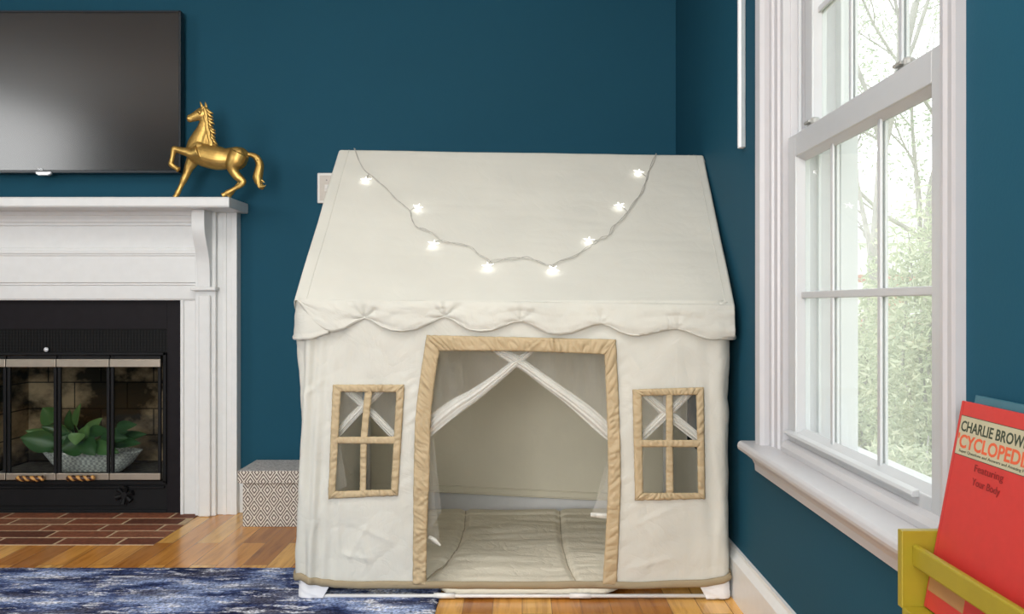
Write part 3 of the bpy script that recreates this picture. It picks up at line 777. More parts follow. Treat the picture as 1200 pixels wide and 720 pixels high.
# roof
YR = 3.06; RL, RR_ = Vector((-.588, YR, 1.312)), Vector((.582, YR, 1.294)); EL, ER = Vector((XL-.002, YF-.006, .812)), Vector((XT+.002, YF-.006, .799))
def roof_front(u, v):                                # u -wrap..1+wrap in metres handled outside; v 0 ridge .. 1 eave
    a, b = RL.lerp(RR_, u), EL.lerp(ER, u); p = a.lerp(b, v)
    n = Vector((0, -.69, .72))
    sag = -.012*sin(pi*v)*sin(pi*min(1, max(0, u)))**.6
    w = .0035*nz(p.x*3 + 2, p.z*9, 3) + .0022*nz(p.x*9 + p.z*7, p.z*8 - p.x*2, 8) + .0016*abs(nz(p.x*3.4 + p.z*15, p.z*22, 1.4))
    return p + n*(sag + w*sin(pi*min(1, max(0.0, v)))**.3)
def build_roof(front=True):
    bm = bmesh.new(); nu, nv = 180, 110; r = .012; vs = []
    us = []
    for k in range(6, 0, -1): us.append(('L', k/6))
    us += [('M', i/nu) for i in range(nu+1)]
    for k in range(1, 7): us.append(('R', k/6))
    for kind, q in us:
        row = []
        for j in range(nv+1):
            v = j/nv
            if front: p = roof_front(q if kind == 'M' else (0.0 if kind == 'L' else 1.0), v)
            else:
                p = roof_front(q if kind == 'M' else (0.0 if kind == 'L' else 1.0), v); p = Vector((p.x, 2*YR - p.y, p.z))
            if kind != 'M':
                a = q*pi/2; s = -1 if kind == 'L' else 1
                drop = r*(1-cos(a)) + (.022*max(0, q-.6)/.4)
                p = p + Vector((s*r*sin(a)*.8, 0, 0)) + Vector((0, .69*(1 if front else -1), -.72))*drop
            # rounded top at the ridge
            if v < .03: p.z -= .010*(1 - v/.03)**2
            row.append(bm.verts.new(p))
        vs.append(row)
    for i in range(len(us)-1):
        for j in range(nv): bm.faces.new((vs[i][j], vs[i+1][j], vs[i+1][j+1], vs[i][j+1]))
    return bm
o = obj('roof_cloth', build_roof(True), M['cloth_roof'], tent, True); sd = o.modifiers.new('thick', 'SOLIDIFY'); sd.thickness = .0012; sd.offset = 0
o = obj('roof_cloth', build_roof(False), M['cloth_roof'], tent, True); sd = o.modifiers.new('thick', 'SOLIDIFY'); sd.thickness = .0012; sd.offset = 0
for s, x in ((-1, XL+.006), (1, XT-.006)):
    bm = bmesh.new()
    def gab(u, v, x=x, s=s):
        y = lerp(YF+.01, YBK-.01, u); top = lerp(1.29, .80, abs(u-.5)*2)
        return (x + s*.0 - s*.012*v*0 + .003*nz(y*5, v*4), y, lerp(.79, max(.791, top), v))
    grid(bm, 40, 24, gab); obj('gable_cloth', bm, M['cloth'], tent, True)
# seam piping along the left and right roof edges
for u0 in (.022, .985):
    bm = bmesh.new(); tube(bm, [roof_front(u0, .02 + .97*i/60) + Vector((0, -.0008, .0008)) for i in range(61)], .0010, 6); obj('roof_seam', bm, M['cloth'], tent, True)

# scalloped valance
SCA = [(350.5, 352), (360, 366), (372, 379), (384, 386.5), (392, 388), (404, 385), (418, 377), (428, 372.5), (436, 375), (448, 382.5), (460, 386.5), (473, 387.3), (488, 385), (504, 378.5), (514, 373.5), (521, 371.2), (530, 374), (540, 380.5), (551, 386), (563, 387.6),
       (576, 386.5), (590, 381.5), (602, 377), (612, 376), (622, 379), (634, 386), (645, 390.5), (655, 391.3), (668, 389.5), (684, 384), (696, 380), (704, 379.2), (714, 382), (726, 388.5), (737, 392), (745, 392.6), (758, 390.5), (774, 387), (785, 385),
       (793, 384.8), (803, 387.5), (815, 392.5), (826, 396), (836, 397), (846, 395.5), (856, 394), (861, 395)]
CUSP = [(428, 372.5, 1.0), (521, 371.2, 1.0), (610, 376, .6), (704, 379.2, .45), (793, 384.8, .3)]
def valance_front():
    bm = bmesh.new(); nu, nv = 300, 22
    def fn(u, v):
        px = lerp(350, 859.5, u); top = lerp(351, 357.5, u); bot = interp(SCA, px)
        if u < .01: bot = max(bot, top + 1)
        py = lerp(top, bot, v)
        ph = min(1, max(0, (bot - 371)/18))                   # 1 at a low, 0 at a cusp
        d = .008 + .016*v*(.25 + .75*ph) - .006*max(0, v-.8)/.2*ph
        for cx_, cy_, am in CUSP:                             # folds that run into each gathered point
            dx, dy = px - cx_, py - cy_; r = math.hypot(dx, dy)
            ang = math.atan2(-dy, dx)
            d += am*.0055*math.exp(-r/26)*sin(ang*7 + .6)*min(1, r/6) - am*.006*math.exp(-r/9)
        d += .0022*nz(px*.03, v*2.5, 6) + .0018*nz(px*.11, v*5, 2)
        # long horizontal fold under the eave
        d += .006*sin(pi*min(1, v*2.2))*(.4 + .6*nz(px*.012, 3, 3))
        p = P(px, py, YF); p.y -= d; return p
    return grid(bm, nu, nv, fn)
o = obj('valance', valance_front(), M['cloth'], tent, True, recalc=False); sd = o.modifiers.new('thick', 'SOLIDIFY'); sd.thickness = .003
bm = bmesh.new(); nb = 260
tube(bm, [P(lerp(351, 859, i/nb), interp(SCA, lerp(351, 859, i/nb)), YF) + Vector((0, -(.008 + .010*min(1, max(0, (interp(SCA, lerp(351, 859, i/nb)) - 371)/18))), 0)) for i in range(nb+1)], .0028, 8)
obj('valance_binding', bm, M['cloth'], tent, True)
def valance_side(left):
    bm = bmesh.new()
    s_c = SF0 if left else SF1
    def fn(u, v):
        s = (lerp(LS*.02, SF0 + LA + .055, u) if left else lerp(SF1 - LA - .0, LT - LS*.02, u))
        x, y, nx_, ny_ = path(s)
        dcor = abs(s - (SF0 + LA/2 if left else SF1 - LA/2))
        low = .088 + .014*(cos(dcor*2*pi/.21)) if not (left and s > SF0+LA) else .102 - .35*max(0, s-SF0-LA)
        z = ZT - .006 - low*v
        off = .005 + .011*sin(v*pi*.7) + .003*nz(s*20, v*3) + (.004 if v > .93 else 0)
        return (x + nx_*off, y + ny_*off, z)
    return grid(bm, 90, 16, fn)
for left in (True, False):
    o = obj('valance', valance_side(left), M['cloth'], tent, True, recalc=False); sd = o.modifiers.new('thick', 'SOLIDIFY'); sd.thickness = .002

# back panel seen through the door
def back(u, v):
    x = lerp(XL+.005, XT-.005, u); zb = interp([(-.6, .092), (-.32, .085), (0, .068), (.26, .055), (.6, .055)], x)
    z = lerp(zb, .82, v); return (x, YBK - .003*nz(x*4, z*3) - .012*sin(pi*v)*sin(pi*u), z)
o = obj('back_cloth', grid(bmesh.new(), 60, 40, back), M['cloth_in'], tent, True)
bm = bmesh.new(); tube(bm, [(lerp(XL+.01, XT-.01, i/40), YBK-.006, interp([(-.6, .092), (-.32, .085), (0, .068), (.26, .055), (.6, .055)], lerp(XL+.01, XT-.01, i/40)) + .028 + .001*nz(i*.6)) for i in range(41)], .0022, 6)
tube(bm, [(lerp(XL+.01, XT-.01, i/40), YBK-.006, interp([(-.6, .092), (-.32, .085), (0, .068), (.26, .055), (.6, .055)], lerp(XL+.01, XT-.01, i/40)) + .003) for i in range(41)], .003, 6)
obj('back_hem', bm, M['cloth_in'], tent, True)

# pipes of the frame
def pipe(a, b, r=.0095, name='frame_pipe'):
    bm = bmesh.new(); tube(bm, [a, b], r, 14); return obj(name, bm, M['pvc'], tent, True)
for x in (XL+.022, XT-.022):
    for y in (YF+.022, YBK-.022):
        pipe((x, y, .008), (x, y, .80))
pipe((XL+.03, YF+.006, .0105), (XT-.03, YF+.006, .0105), .0052)
pipe((XL+.022, YBK-.022, .012), (XT-.022, YBK-.022, .012), .009); pipe((XL+.022, YF+.03, .012), (XL+.022, YBK-.03, .012), .009); pipe((XT-.022, YF+.03, .012), (XT-.022, YBK-.03, .012), .009)
pipe((XL+.022, YR, 1.285), (XT-.022, YR, 1.275)); pipe((XL+.022, YF+.022, .795), (XT-.022, YF+.022, .785)); pipe((XL+.022, YBK-.022, .795), (XT-.022, YBK-.022, .785))
for x in (XL+.022, XT-.022):
    for y in (YF+.022, YBK-.022): pipe((x, y, .795), (x, YR, 1.28))
for a, b in ((508, 533), (668, 693)):
    pipe((PX(a, 2.53), YF+.006, .0112), (PX(b, 2.53), YF+.006, .0112), .0075, 'pipe_sleeve')
# cloth pockets on the two front corners
def pocket(left):
    bm = bmesh.new(); s0 = SF0 + LA/2 if left else SF1 - LA/2
    def fn(u, v):
        q = lerp(-.085, .085, u)
        wtop = 1.0; ztop = .052; k = abs(q)
        z = lerp(.004, ztop, v)
        shrink = lerp(.70, 1.0, v)
        s = s0 + q*shrink; x, y, nx_, ny_ = path(s)
        off = .002 + .003*nz(s*60 + v*6, v*2, 4) + (.006 if left else .004)*(1-v)*math.exp(-(k/.03)**2)
        return (x + nx_*off, y + ny_*off, z)
    return grid(bm, 44, 10, fn)
for left in (True, False):
    o = obj('corner_pocket', pocket(left), M['foot'], tent, True, recalc=False, label='white cloth corner pocket'); sd = o.modifiers.new('thick', 'SOLIDIFY'); sd.thickness = .002

# net curtains: sheer triangle, gathered band, hanging tail
def ribbon(bm, c, w, Y, folds=3, amp=.003, n=60, m=16, seed=0):
    """band along pixel centreline c=[(px,py,width px)]"""
    sp = spline(c, max(4, n//(len(c)-1))); L = len(sp)-1
    def fn(u, v):
        i = min(L, int(round(u*L))); p = sp[i]; q = sp[min(L, i+1)]; o_ = sp[max(0, i-1)]
        tx, ty = q[0]-o_[0], q[1]-o_[1]; ln = math.hypot(tx, ty) or 1; nx_, ny_ = -ty/ln, tx/ln
        k = (v-.5)*p[2]
        r = P(p[0] + nx_*k, p[1] + ny_*k, Y); r.y += amp*sin(v*pi*folds*2 + u*5 + seed) + .004*(4*(v-.5)**2)
        return r
    grid(bm, L, m, fn)
def tri(bm, pts, Y, n=26, seed=0, amp=.004):
    """sheer quad patch between four pixel corners"""
    a, b, c, d = pts
    def fn(u, v):
        top = (lerp(a[0], b[0], u), lerp(a[1], b[1], u)); bo = (lerp(d[0], c[0], u), lerp(d[1], c[1], u))
        px, py = lerp(top[0], bo[0], v), lerp(top[1], bo[1], v)
        p = P(px, py, Y); p.y += amp*nz(px*.06 + py*.05 + seed, (px-py)*.01, seed) + amp*.7*sin((px*.5 - py*.25)*.35 + seed)*(.3+.7*v); return p
    grid(bm, n, n, fn)
YN = YF + .022
def curtain(name, sheers, band, tail, hem_line, label=None, pn='net_curtain'):
    bm = bmesh.new()
    for k, s in enumerate(sheers): tri(bm, s, YN + .004*k, 26, k*3.1 + len(band))
    root = obj(name, bm, M['net'], tent, True, recalc=False, label=label)
    bm = bmesh.new(); ribbon(bm, band, 0, YN-.002, 3, .0025); ribbon(bm, [(x, y, w*.55) for x, y, w in band], 0, YN-.006, 2, .002, seed=2)
    obj('gathered_band', bm, M['band'], root, True, recalc=False)
    if tail:
        bm = bmesh.new()
        for k, s in enumerate(tail): tri(bm, s, YN + .006*k, 20, 9+k, .006)
        tl = obj('curtain_tail', bm, M['net'], root, True, recalc=False)
    if hem_line:
        bm = bmesh.new(); ribbon(bm, hem_line, 0, YN-.004, 1, .001, 20, 4); obj('curtain_hem', bm, M['netedge'], root, True, recalc=False)
    return root
curtain('net_curtain', [[(503, 405), (628, 407), (604, 424), (499, 490)]],
        [(630, 407, 4), (606, 424, 9), (583, 443, 11), (556, 463, 15), (532, 478, 19), (508, 497, 19), (499, 510, 12)],
        [[(498, 498), (506, 497), (517.5, 600), (497, 632)], [(497, 540), (504, 535), (516, 640), (497, 634)]], [(502, 630, 4), (509, 634, 5), (516, 640, 2)], 'left net curtain of the tent door')
curtain('net_curtain', [[(582, 407), (718, 408), (718, 506), (609, 424)]],
        [(576, 407, 7), (597, 418, 13), (617, 431, 12), (640, 448, 13), (665, 466, 14), (690, 486, 17), (709, 504, 16), (720, 517, 9)],
        [[(716, 520), (722, 520), (722, 606), (694, 602)], [(717, 548), (722, 540), (722, 606), (692, 604)]], [(692, 604, 5), (703, 605, 6), (716, 606, 5)], 'right net curtain of the tent door')
# small window nets
curtain('window_net', [[(394, 454), (452, 454), (430, 475), (393, 510)]], [(448, 456, 8), (430, 473, 9), (413, 489, 10), (395, 509, 9)], [[(392, 518), (398, 516), (407, 570), (390, 577)]], None)
curtain('window_net', [[(404, 454), (470, 454), (467, 514), (432, 480)]], [(404, 456, 8), (424, 474, 9), (441, 490, 9), (462, 512, 9)], None, None)
curtain('window_net', [[(750, 458), (806, 458), (784, 484), (751, 510)]], [(812, 456, 9), (796, 473, 10), (776, 490, 11), (750, 515, 9)], [[(750, 520), (754, 518), (756, 530), (750, 545)]], None)
curtain('window_net', [[(756, 458), (820, 458), (820, 514), (784, 484)]], [(752, 458, 9), (770, 475, 11), (790, 491, 12), (821, 516, 11)], None, None)

# padded mat inside the tent
mt = thing('floor_mat', 'padded cream quilted mat covering the floor inside the play tent', 'mat', (-.02, 3.05, 0))
SEAML = [(2.50, -.300), (2.62, -.268), (2.80, -.228), (3.0, -.205), (3.25, -.200), (3.52, -.212)]
SEAMR = [(2.50, .165), (2.62, .150), (2.8, .135), (3.0, .128), (3.25, .132), (3.52, .14)]
def matf(u, v):
    x = lerp(-.575, .535, u); k_ = smooth((-.20 - x)/.06) + smooth((x - .22)/.10)
    y = lerp(YF + .014 + .10*k_, 3.545, v)
    ed = min(u*1.1, (1-u)*1.1, v*1.0, (1-v)*1.0)
    z = .0075 + .024*sqrt(max(0, min(1, ed/.03)*(2 - min(1, ed/.03))))
    z += .006*nz(x*5, y*6, 2) + .0045*nz(x*4 + y*3, y*17, 5) + .003*abs(nz(x*7, y*26, 8))
    for sm in (SEAML, SEAMR):
        dx = abs(x - interp(sm, y)); z -= .010*math.exp(-(dx/.010)**2); z += .0035*math.exp(-dx/.03)*nz(y*34, x*4, 3)
    dy = abs(y - 3.44); z -= .007*math.exp(-(dy/.012)**2)
    if v < .01: z = .014 + .004*nz(x*12, 1) if v == 0 else z
    return (x, y, max(.009, z))
o = obj('mat_pad', grid(bmesh.new(), 150, 130, matf), M['mat'], mt, True); sd = o.modifiers.new('thick', 'SOLIDIFY'); sd.thickness = .006; sd.offset = -1
bm = bmesh.new()
for sm in (SEAML, SEAMR):
    tube(bm, [(interp(sm, y), y, matf((interp(sm, y)+.575)/1.11, (y - YF - .014)/(3.545-YF-.014))[2] + .0006) for y in [2.57 + .95*i/50 for i in range(51)]], .0022, 6)
obj('mat_stitching', bm, M['seam'], mt, True)

# ------------------------------------------------------------------ string lights on the roof
def roof_at(px, py, lift=.006):
    lo, hi = 2.4, 3.1                                   # distance where the view line meets the roof
    for _ in range(40):
        Y = (lo + hi)/2; z = PZ(py, Y); x = PX(px, Y); u = (x - XL)/(XT - XL)
        v = (Y - YR)/(EL.y - YR); zr = roof_front(max(0, min(1, u)), max(0, min(1, v))).z
        if z > zr: lo = Y
        else: hi = Y
    return P(px, py, Y) + Vector((0, -.69, .72))*lift
sl = thing('string_lights', 'string of white star fairy lights draped over the tent roof', 'string lights', roof_at(600, 305))
CORD = [(415, 175), (420, 187), (427, 200), (434, 206), (444, 214), (455, 224), (464, 234), (474, 242), (481, 249), (482, 256), (487, 266), (494, 269), (505, 273), (514, 280), (520, 284), (532, 286), (545, 288), (553, 291), (560, 298), (570, 304), (577, 307), (590, 305), (605, 304), (618, 303), (630, 307), (640, 311),
        (648, 312), (656, 307), (672, 302), (686, 293), (694, 288), (700, 283), (706, 280), (714, 276), (719, 266), (730, 257), (737, 247), (744, 237), (752, 226), (757, 213), (759, 205), (764, 193), (769, 181)]
bm = bmesh.new()
for sd_ in (0, 1):
    pts = []
    for i, (x, y) in enumerate(spline(CORD, 5)):
        k = 1.5*sin(i*.42 + sd_*pi)
        pts.append(roof_at(x + .7*nz(i*.23, sd_) + k*.5, y + k*.6 + .5*nz(i*.3, 9+sd_), .003 + .0012*cos(i*.55 + sd_*pi)))
    if sd_ == 0:   # the ends run over the ridge
        pts = [pts[0] + Vector((-.002, .06, -.03)), pts[0] + Vector((-.001, .035, .004))] + pts + [pts[-1] + Vector((.001, .03, .004)), pts[-1] + Vector((.002, .06, -.03))]
    tube(bm, pts, .0009, 6)
obj('cord', bm, M['cord'], sl, True)
STARS = [(429, 213, 432, 206), (489, 245, 481, 248), (508, 288, 515, 283), (572, 314, 575, 307), (648, 318, 648, 311), (690, 284, 700, 284), (726, 243, 735, 249), (748, 204, 757, 208)]
nrm = Vector((0, -.69, .72)); ux = Vector((1, 0, 0)); uy = Vector((0, .72, .69))
for k, (px, py, ax, ay) in enumerate(STARS):
    c = roof_at(px, py, .007); rot = random.uniform(0, 1.2)
    bm = bmesh.new(); ring = []
    for i in range(10):
        r = .0185 if i % 2 == 0 else .0042; a = rot + i*pi/5
        ring.append(bm.verts.new(c + (ux*cos(a) + uy*sin(a))*r))
    ft, bk = bm.verts.new(c + nrm*.0042), bm.verts.new(c - nrm*.0030)
    for i in range(10): bm.faces.new((ring[i], ring[(i+1) % 10], ft)); bm.faces.new((ring[(i+1) % 10], ring[i], bk))
    st = obj('star_bulb', bm, M['star'], sl)
    bm = bmesh.new(); a = roof_at(ax, ay, .004); tube(bm, [a, (a+c)/2 + nrm*.002, c], [.001, .0016, .0022], 6); obj('bulb_stem', bm, M['cord'], st, True)

# ------------------------------------------------------------------ horse figurine
hy = 3.437; U = hy/F/5.14
def hp(cx_, cy_, dy=0.0):
    p = P(180 + cx_/5.14, 100 + cy_/5.14, hy); return Vector((p.x, hy + dy, p.z))
def limb(bm, pts, dy, fl=.85, n=24):
    """pts (x, y, r[, dy]) in figure units; fl flattens the ring across the view"""
    sp = spline([(p[0], p[1], p[2], p[3] if len(p) > 3 else 0) for p in pts], 5)
    tube(bm, [hp(p[0], p[1], dy + p[3]*U) for p in sp], [max(.8, p[2])*U for p in sp], n, True, (Vector((0, 1, 0)), fl))
hm = bmesh.new()
limb(hm, [(218, 385, 26), (238, 388, 56), (290, 402, 68), (340, 415, 72), (390, 425, 72), (435, 428, 64), (475, 420, 60), (515, 415, 60), (548, 410, 46), (572, 408, 20)], 0, .80)
limb(hm, [(262, 400, 70), (262, 350, 62), (278, 300, 50), (297, 255, 40), (308, 215, 34), (316, 180, 29), (318, 160, 22)], 0, .62)
limb(hm, [(345, 385, 60), (320, 340, 46), (318, 290, 34), (325, 240, 24), (328, 200, 18)], 0, .5)        # crest side of the neck
limb(hm, [(326, 150, 24), (310, 152, 36), (288, 160, 40), (268, 167, 35), (250, 174, 29), (232, 181, 25), (216, 186, 24), (203, 188, 17)], 0, .62)
limb(hm, [(300, 182, 18), (280, 186, 16), (268, 186, 10)], 0, .9)                                          # jaw
limb(hm, [(299, 130, 9), (294, 112, 9), (287, 96, 6), (282, 84, 2)], -.006, .6); limb(hm, [(316, 128, 9), (314, 110, 9), (310, 95, 6), (307, 82, 2)], .004, .6)
# raised fore leg (near side) and standing fore leg
limb(hm, [(285, 395, 44), (248, 406, 34), (215, 394, 27), (180, 386, 22), (152, 378, 19), (138, 376, 20), (131, 392, 17), (126, 420, 14), (120, 448, 14), (117, 463, 17), (126, 474, 16), (140, 484, 14), (152, 492, 15), (164, 500, 18)], -.020, .9)
limb(hm, [(250, 400, 48), (228, 440, 40), (206, 480, 29), (190, 520, 23), (174, 555, 21), (162, 580, 16), (150, 606, 15), (138, 630, 17), (130, 646, 15), (122, 660, 18)], .012, .85)
# hind legs: stifle forward, hock back, cannon forward to the hoof
limb(hm, [(525, 400, 52), (505, 440, 55), (488, 475, 44), (492, 508, 30), (514, 540, 25), (538, 560, 21), (548, 573, 20), (534, 592, 17), (506, 608, 14), (478, 624, 14), (455, 636, 16), (440, 646, 14), (424, 655, 18)], -.020, .75)
limb(hm, [(520, 405, 50), (494, 445, 50), (474, 480, 38), (482, 508, 26), (504, 532, 22), (520, 548, 20), (512, 566, 16), (492, 592, 14), (470, 615, 14), (456, 632, 16), (448, 645, 13), (442, 656, 17)], .020, .75)
# muscles: shoulder and haunch
def blob(bm, c, r, sc=(1, .6, 1)):
    res = bmesh.ops.create_uvsphere(bm, u_segments=16, v_segments=10, radius=r*U)
    for v in res['verts']: v.co = Vector((v.co.x*sc[0], v.co.y*sc[1], v.co.z*sc[2])) + c
blob(hm, hp(272, 385, -.014), 50, (1, .5, 1.2)); blob(hm, hp(505, 425, -.018), 58, (.95, .45, 1.1)); blob(hm, hp(505, 425, .018), 58, (.95, .45, 1.1)); blob(hm, hp(288, 156, -.017), 6); blob(hm, hp(284, 150, -.016), 9, (1.5, .6, .6)); blob(hm, hp(212, 186, -.006), 11); blob(hm, hp(212, 186, .006), 11)
hz0 = PZ(231.5, 3.437)
horse = thing('horse_figurine', 'gold horse figurine with one raised foreleg standing on the white mantel shelf', 'figurine', (hp(300, 0).x, hy, 1.188))
def remeshed(bm, vox, it=6, fac=.5):
    bmesh.ops.recalc_face_normals(bm, faces=bm.faces)
    me = bpy.data.meshes.new('tmp'); bm.to_mesh(me); bm.free(); o = bpy.data.objects.new('tmp', me); COL.objects.link(o)
    r = o.modifiers.new('r', 'REMESH'); r.mode = 'VOXEL'; r.voxel_size = vox
    s = o.modifiers.new('s', 'SMOOTH'); s.iterations = it; s.factor = fac
    dg = bpy.context.evaluated_depsgraph_get(); out = bpy.data.meshes.new_from_object(o.evaluated_get(dg))
    bpy.data.objects.remove(o); bpy.data.meshes.remove(me)
    for p in out.polygons: p.use_smooth = True
    return out
me = remeshed(hm, .0014, 9)
me.materials.clear(); me.materials.append(M['gold']); 
zmin = min(v.co.z for v in me.vertices); DZ = 1.188 - zmin
me.transform(Matrix.Translation((0, 0, DZ))); link_mesh('body', me, horse)
def shift(bm):
    bmesh.ops.translate(bm, verts=bm.verts, vec=(0, 0, DZ)); return bm
bm = bmesh.new()
for k in range(11):                                       # mane: locks down the crest, tips flicking off it
    t_ = k/10; x = lerp(326, 362, t_**1.5) + 4*sin(k*2.3); y = lerp(128, 330, t_); fl = (12, 4, 15, 9, 2, 13, 7, 3, 2, 1, 0)[k]
    for dy in (-.008, .004):
        limb(bm, [(x-16, y-6, 7), (x-4, y+6, 11), (x+8 + fl*.3, y+20, 9), (x+14+fl, y+26, 6), (x+20+fl, y+24+8*(k % 2), 2)], dy + .003*(k % 2), .7, 8)
    limb(bm, [(x-14, y, 9), (x-6, y+22, 11), (x-2, y+46, 8), (x+4, y+62, 3)], -.013, .6, 8)
limb(bm, [(312, 118, 6), (300, 128, 8), (290, 142, 6), (286, 150, 2)], -.008, .7, 8)
o = obj('mane', shift(bm), M['gold'], horse, True)
bm = bmesh.new()
T0 = [(562, 402, 15), (585, 404, 14), (612, 415, 18), (632, 440, 22), (640, 470, 25), (634, 505, 28), (628, 540, 30), (636, 570, 25), (650, 594, 9)]
limb(bm, T0, 0, .8, 12)
for k in range(7):
    a = k*.9; limb(bm, [(x + 9*sin(a + i*.9), y + 2*k*(i > 5), 9 - .5*abs(i-5)) for i, (x, y, r) in enumerate(T0[3:], 3)] + [(642 + 6*k*.9, 590 + 6*sin(a*2), 2)], .010*cos(a), .8, 8)
limb(bm, [(645, 545, 8), (655, 560, 7), (672, 574, 2)], -.004, .8, 8); limb(bm, [(612, 520, 8), (606, 545, 8), (612, 566, 2)], -.004, .8, 8)
obj('tail', shift(bm), M['gold'], horse, True)

# ------------------------------------------------------------------ book ledge and books
lg = thing('book_ledge', 'yellow painted wall ledge holding books under the right side of the window', 'book ledge', (.545, 1.0, .402))
Ym = M['yellow']
obj('end_panel', nbox(.4865, XR, 1.203, 1.217, .410, .5095), Ym, lg, bevel=.0012)
obj('end_panel', nbox(.4865, XR, .803, .817, .410, .5095), Ym, lg, bevel=.0012)
obj('shelf_board', nbox(.4865, XR, .817, 1.203, .400, .413), Ym, lg, bevel=.0012)
bm = bmesh.new(); box(bm, .4995, .5085, .817, 1.203, .465, .4925); obj('front_rail', bm, Ym, lg, bevel=.0025)
obj('back_board', nbox(.584, XR, .817, 1.203, .413, .455), Ym, lg, bevel=.001)
# red book: local axes u = reading direction, v = up, w = out of the cover
def book(name, label, x_b, x_t, y_far, w, h, th, z_b):
    ang = math.asin((x_t - x_b)/h)
    u = Vector((0, -1, 0)); v = Vector((sin(ang), 0, cos(ang))); n = u.cross(v)
    o = thing(name, label, 'book', (x_b, y_far, z_b))
    o.rotation_euler = Matrix((u, v, n)).transposed().to_euler()
    return o
W, HB, TH = .228, .2665, .0135
bk = book('book', 'red hardback book with a beige title label leaning face out in the yellow ledge', .512, .561, 1.198, W, HB, TH, .4155)
bm = bmesh.new(); box(bm, 0, W, 0, HB, -.0025, 0)
obj('front_cover', bm, M['red'], bk, bevel=.0018, seg=3, local=True)
obj('back_cover', nbox(0, W, 0, HB, -TH, -TH+.0025), M['red'], bk, bevel=.001, local=True)
obj('page_block', nbox(.003, W-.004, .003, HB-.003, -TH+.0025, -.0025), M['paper'], bk, local=True)
bm = bmesh.new(); tube(bm, [(.0040, .0, -TH/2), (.0040, HB, -TH/2)], TH/2, 14, True); obj('spine', bm, M['redd'], bk, True, local=True)
obj('cover_hinge', nbox(.0065, .0085, .001, HB-.001, -.001, .00025), M['redd'], bk, local=True)
def face(name, x0, x1, y0, y1, mat, z=.0003): return obj(name, nbox(x0, x1, y0, y1, 0, z), mat, bk, local=True)
lb0, lb1 = .0085, .196
face('label_border', lb0-.0008, lb1+.0008, .1992, .2488, M['ink'], .0003); face('title_label', lb0, lb1, .2000, .2480, M['label'], .0005)
def lettering(body, x, y, width, height, mat, bold=0.0, z=.0006, shear=0.0):
    me = text_mesh(body, .02, 1, 1.0, bold, .00012)
    xs_ = [v.co.x for v in me.vertices]; ys_ = [v.co.y for v in me.vertices]
    x0, x1, y0, y1 = min(xs_), max(xs_), min(ys_), max(ys_)
    for v in me.vertices:
        a, b = (v.co.x-x0)/(x1-x0)*width, (v.co.y-y0)/(y1-y0)*height
        v.co = Vector((x + a + shear*b, y + b, z + v.co.z))
    me.materials.clear(); me.materials.append(mat); return link_mesh('cover_lettering', me, bk, local=True)
lettering("CHARLIE BROWN'S", .0125, .2290, .176, .0140, M['ink'], .0004)
lettering("'CYCLOPEDIA", .0095, .2085, .178, .0178, M['rink'], .0005)
lettering('Super Questions and Answers and Amazing Facts', .018, .2022, .166, .0046, M['ink'], .0001)
lettering('Featuring', .064, .1830, .068, .0115, M['dink'], .0001); lettering('Your Body', .064, .1665, .066, .0115, M['dink'], .0001)
face('lower_label', .004, .098, .022, .043, M['labelb'], .0004)
b2 = book('book', 'dark teal book standing behind the red book against the wall', .532, .577, 1.194, .20, .273, .010, .4155)
bm = bmesh.new(); box(bm, 0, .20, 0, .273, -.002, 0); box(bm, 0, .20, 0, .273, -.011, -.009); box(bm, -.001, .001, 0, .273, -.011, 0); obj('cover', bm, M['blue'], b2, bevel=.0008, local=True)
obj('page_block', nbox(.002, .197, .003, .270, -.009, -.002), M['blued'], b2, local=True)

# ------------------------------------------------------------------ outdoors
struct(obj('ground', nbox(.8, 60, -20, 70, -.75, -.65), M['lawn']))
def leaves(bm, c, rad, n, size, squash=1.0, seed=0):
    rnd = random.Random(seed)
    for _ in range(n):
        while True:
            v = Vector((rnd.uniform(-1, 1), rnd.uniform(-1, 1), rnd.uniform(-1, 1)))
            if v.length < 1 and (v.length > .35 or rnd.random() < .3): break
        k = 1 + .25*nz(v.x*2.3 + seed, v.y*2.3, v.z*2.3)
        p = Vector(c) + Vector((v.x*rad[0], v.y*rad[1], v.z*rad[2]))*k
        a = Vector((rnd.gauss(0, 1), rnd.gauss(0, 1), rnd.gauss(0, 1))).normalized(); b = a.orthogonal().normalized()
        s = size*rnd.uniform(.6, 1.3)
        q = [p - a*s, p + b*s*.32, p + a*s, p - b*s*.32]
        bm.faces.new([bm.verts.new(t) for t in q])
def branch(bm, p, d, L, r, depth, rnd, tips, spread=.55):
    n = 6; pts = [p.copy()]; rs = [r]
    for i in range(n):
        d = (d + Vector((rnd.gauss(0, .10), rnd.gauss(0, .10), rnd.gauss(0, .06) + .02))).normalized()
        p = p + d*L/n; pts.append(p.copy()); rs.append(lerp(r, r*.45, (i+1)/n))
        if depth > 0 and i >= 1:
            for _ in range(1 if depth > 1 else 2):
                dd = (d + Vector((rnd.gauss(0, spread), rnd.gauss(0, spread), rnd.gauss(0, spread*.6)))).normalized()
                branch(bm, p, dd, L*rnd.uniform(.35, .62), rs[-1]*.55, depth-1, rnd, tips, spread)
    tube(bm, pts, rs, 5 if depth else 4, False); tips.append(p)
def tree(name, label, loc, h, r, seed, depth=3, leafn=0, lean=(0, 0, 1), fol='fol2', lsize=.05):
    rnd = random.Random(seed); t = thing(name, label, 'tree', loc, 'trees beyond the window glass'); tips = []
    bm = bmesh.new(); branch(bm, Vector(loc), Vector(lean).normalized(), h, r, depth, rnd, tips); obj('trunk', bm, M['bark'], t, True)
    if leafn:
        bm = bmesh.new()
        for p in tips:
            if rnd.random() < .75: leaves(bm, p, (.32, .32, .26), leafn, lsize, 1, rnd.randint(0, 999))
        obj('foliage', bm, M[fol], t, recalc=False)
    return t
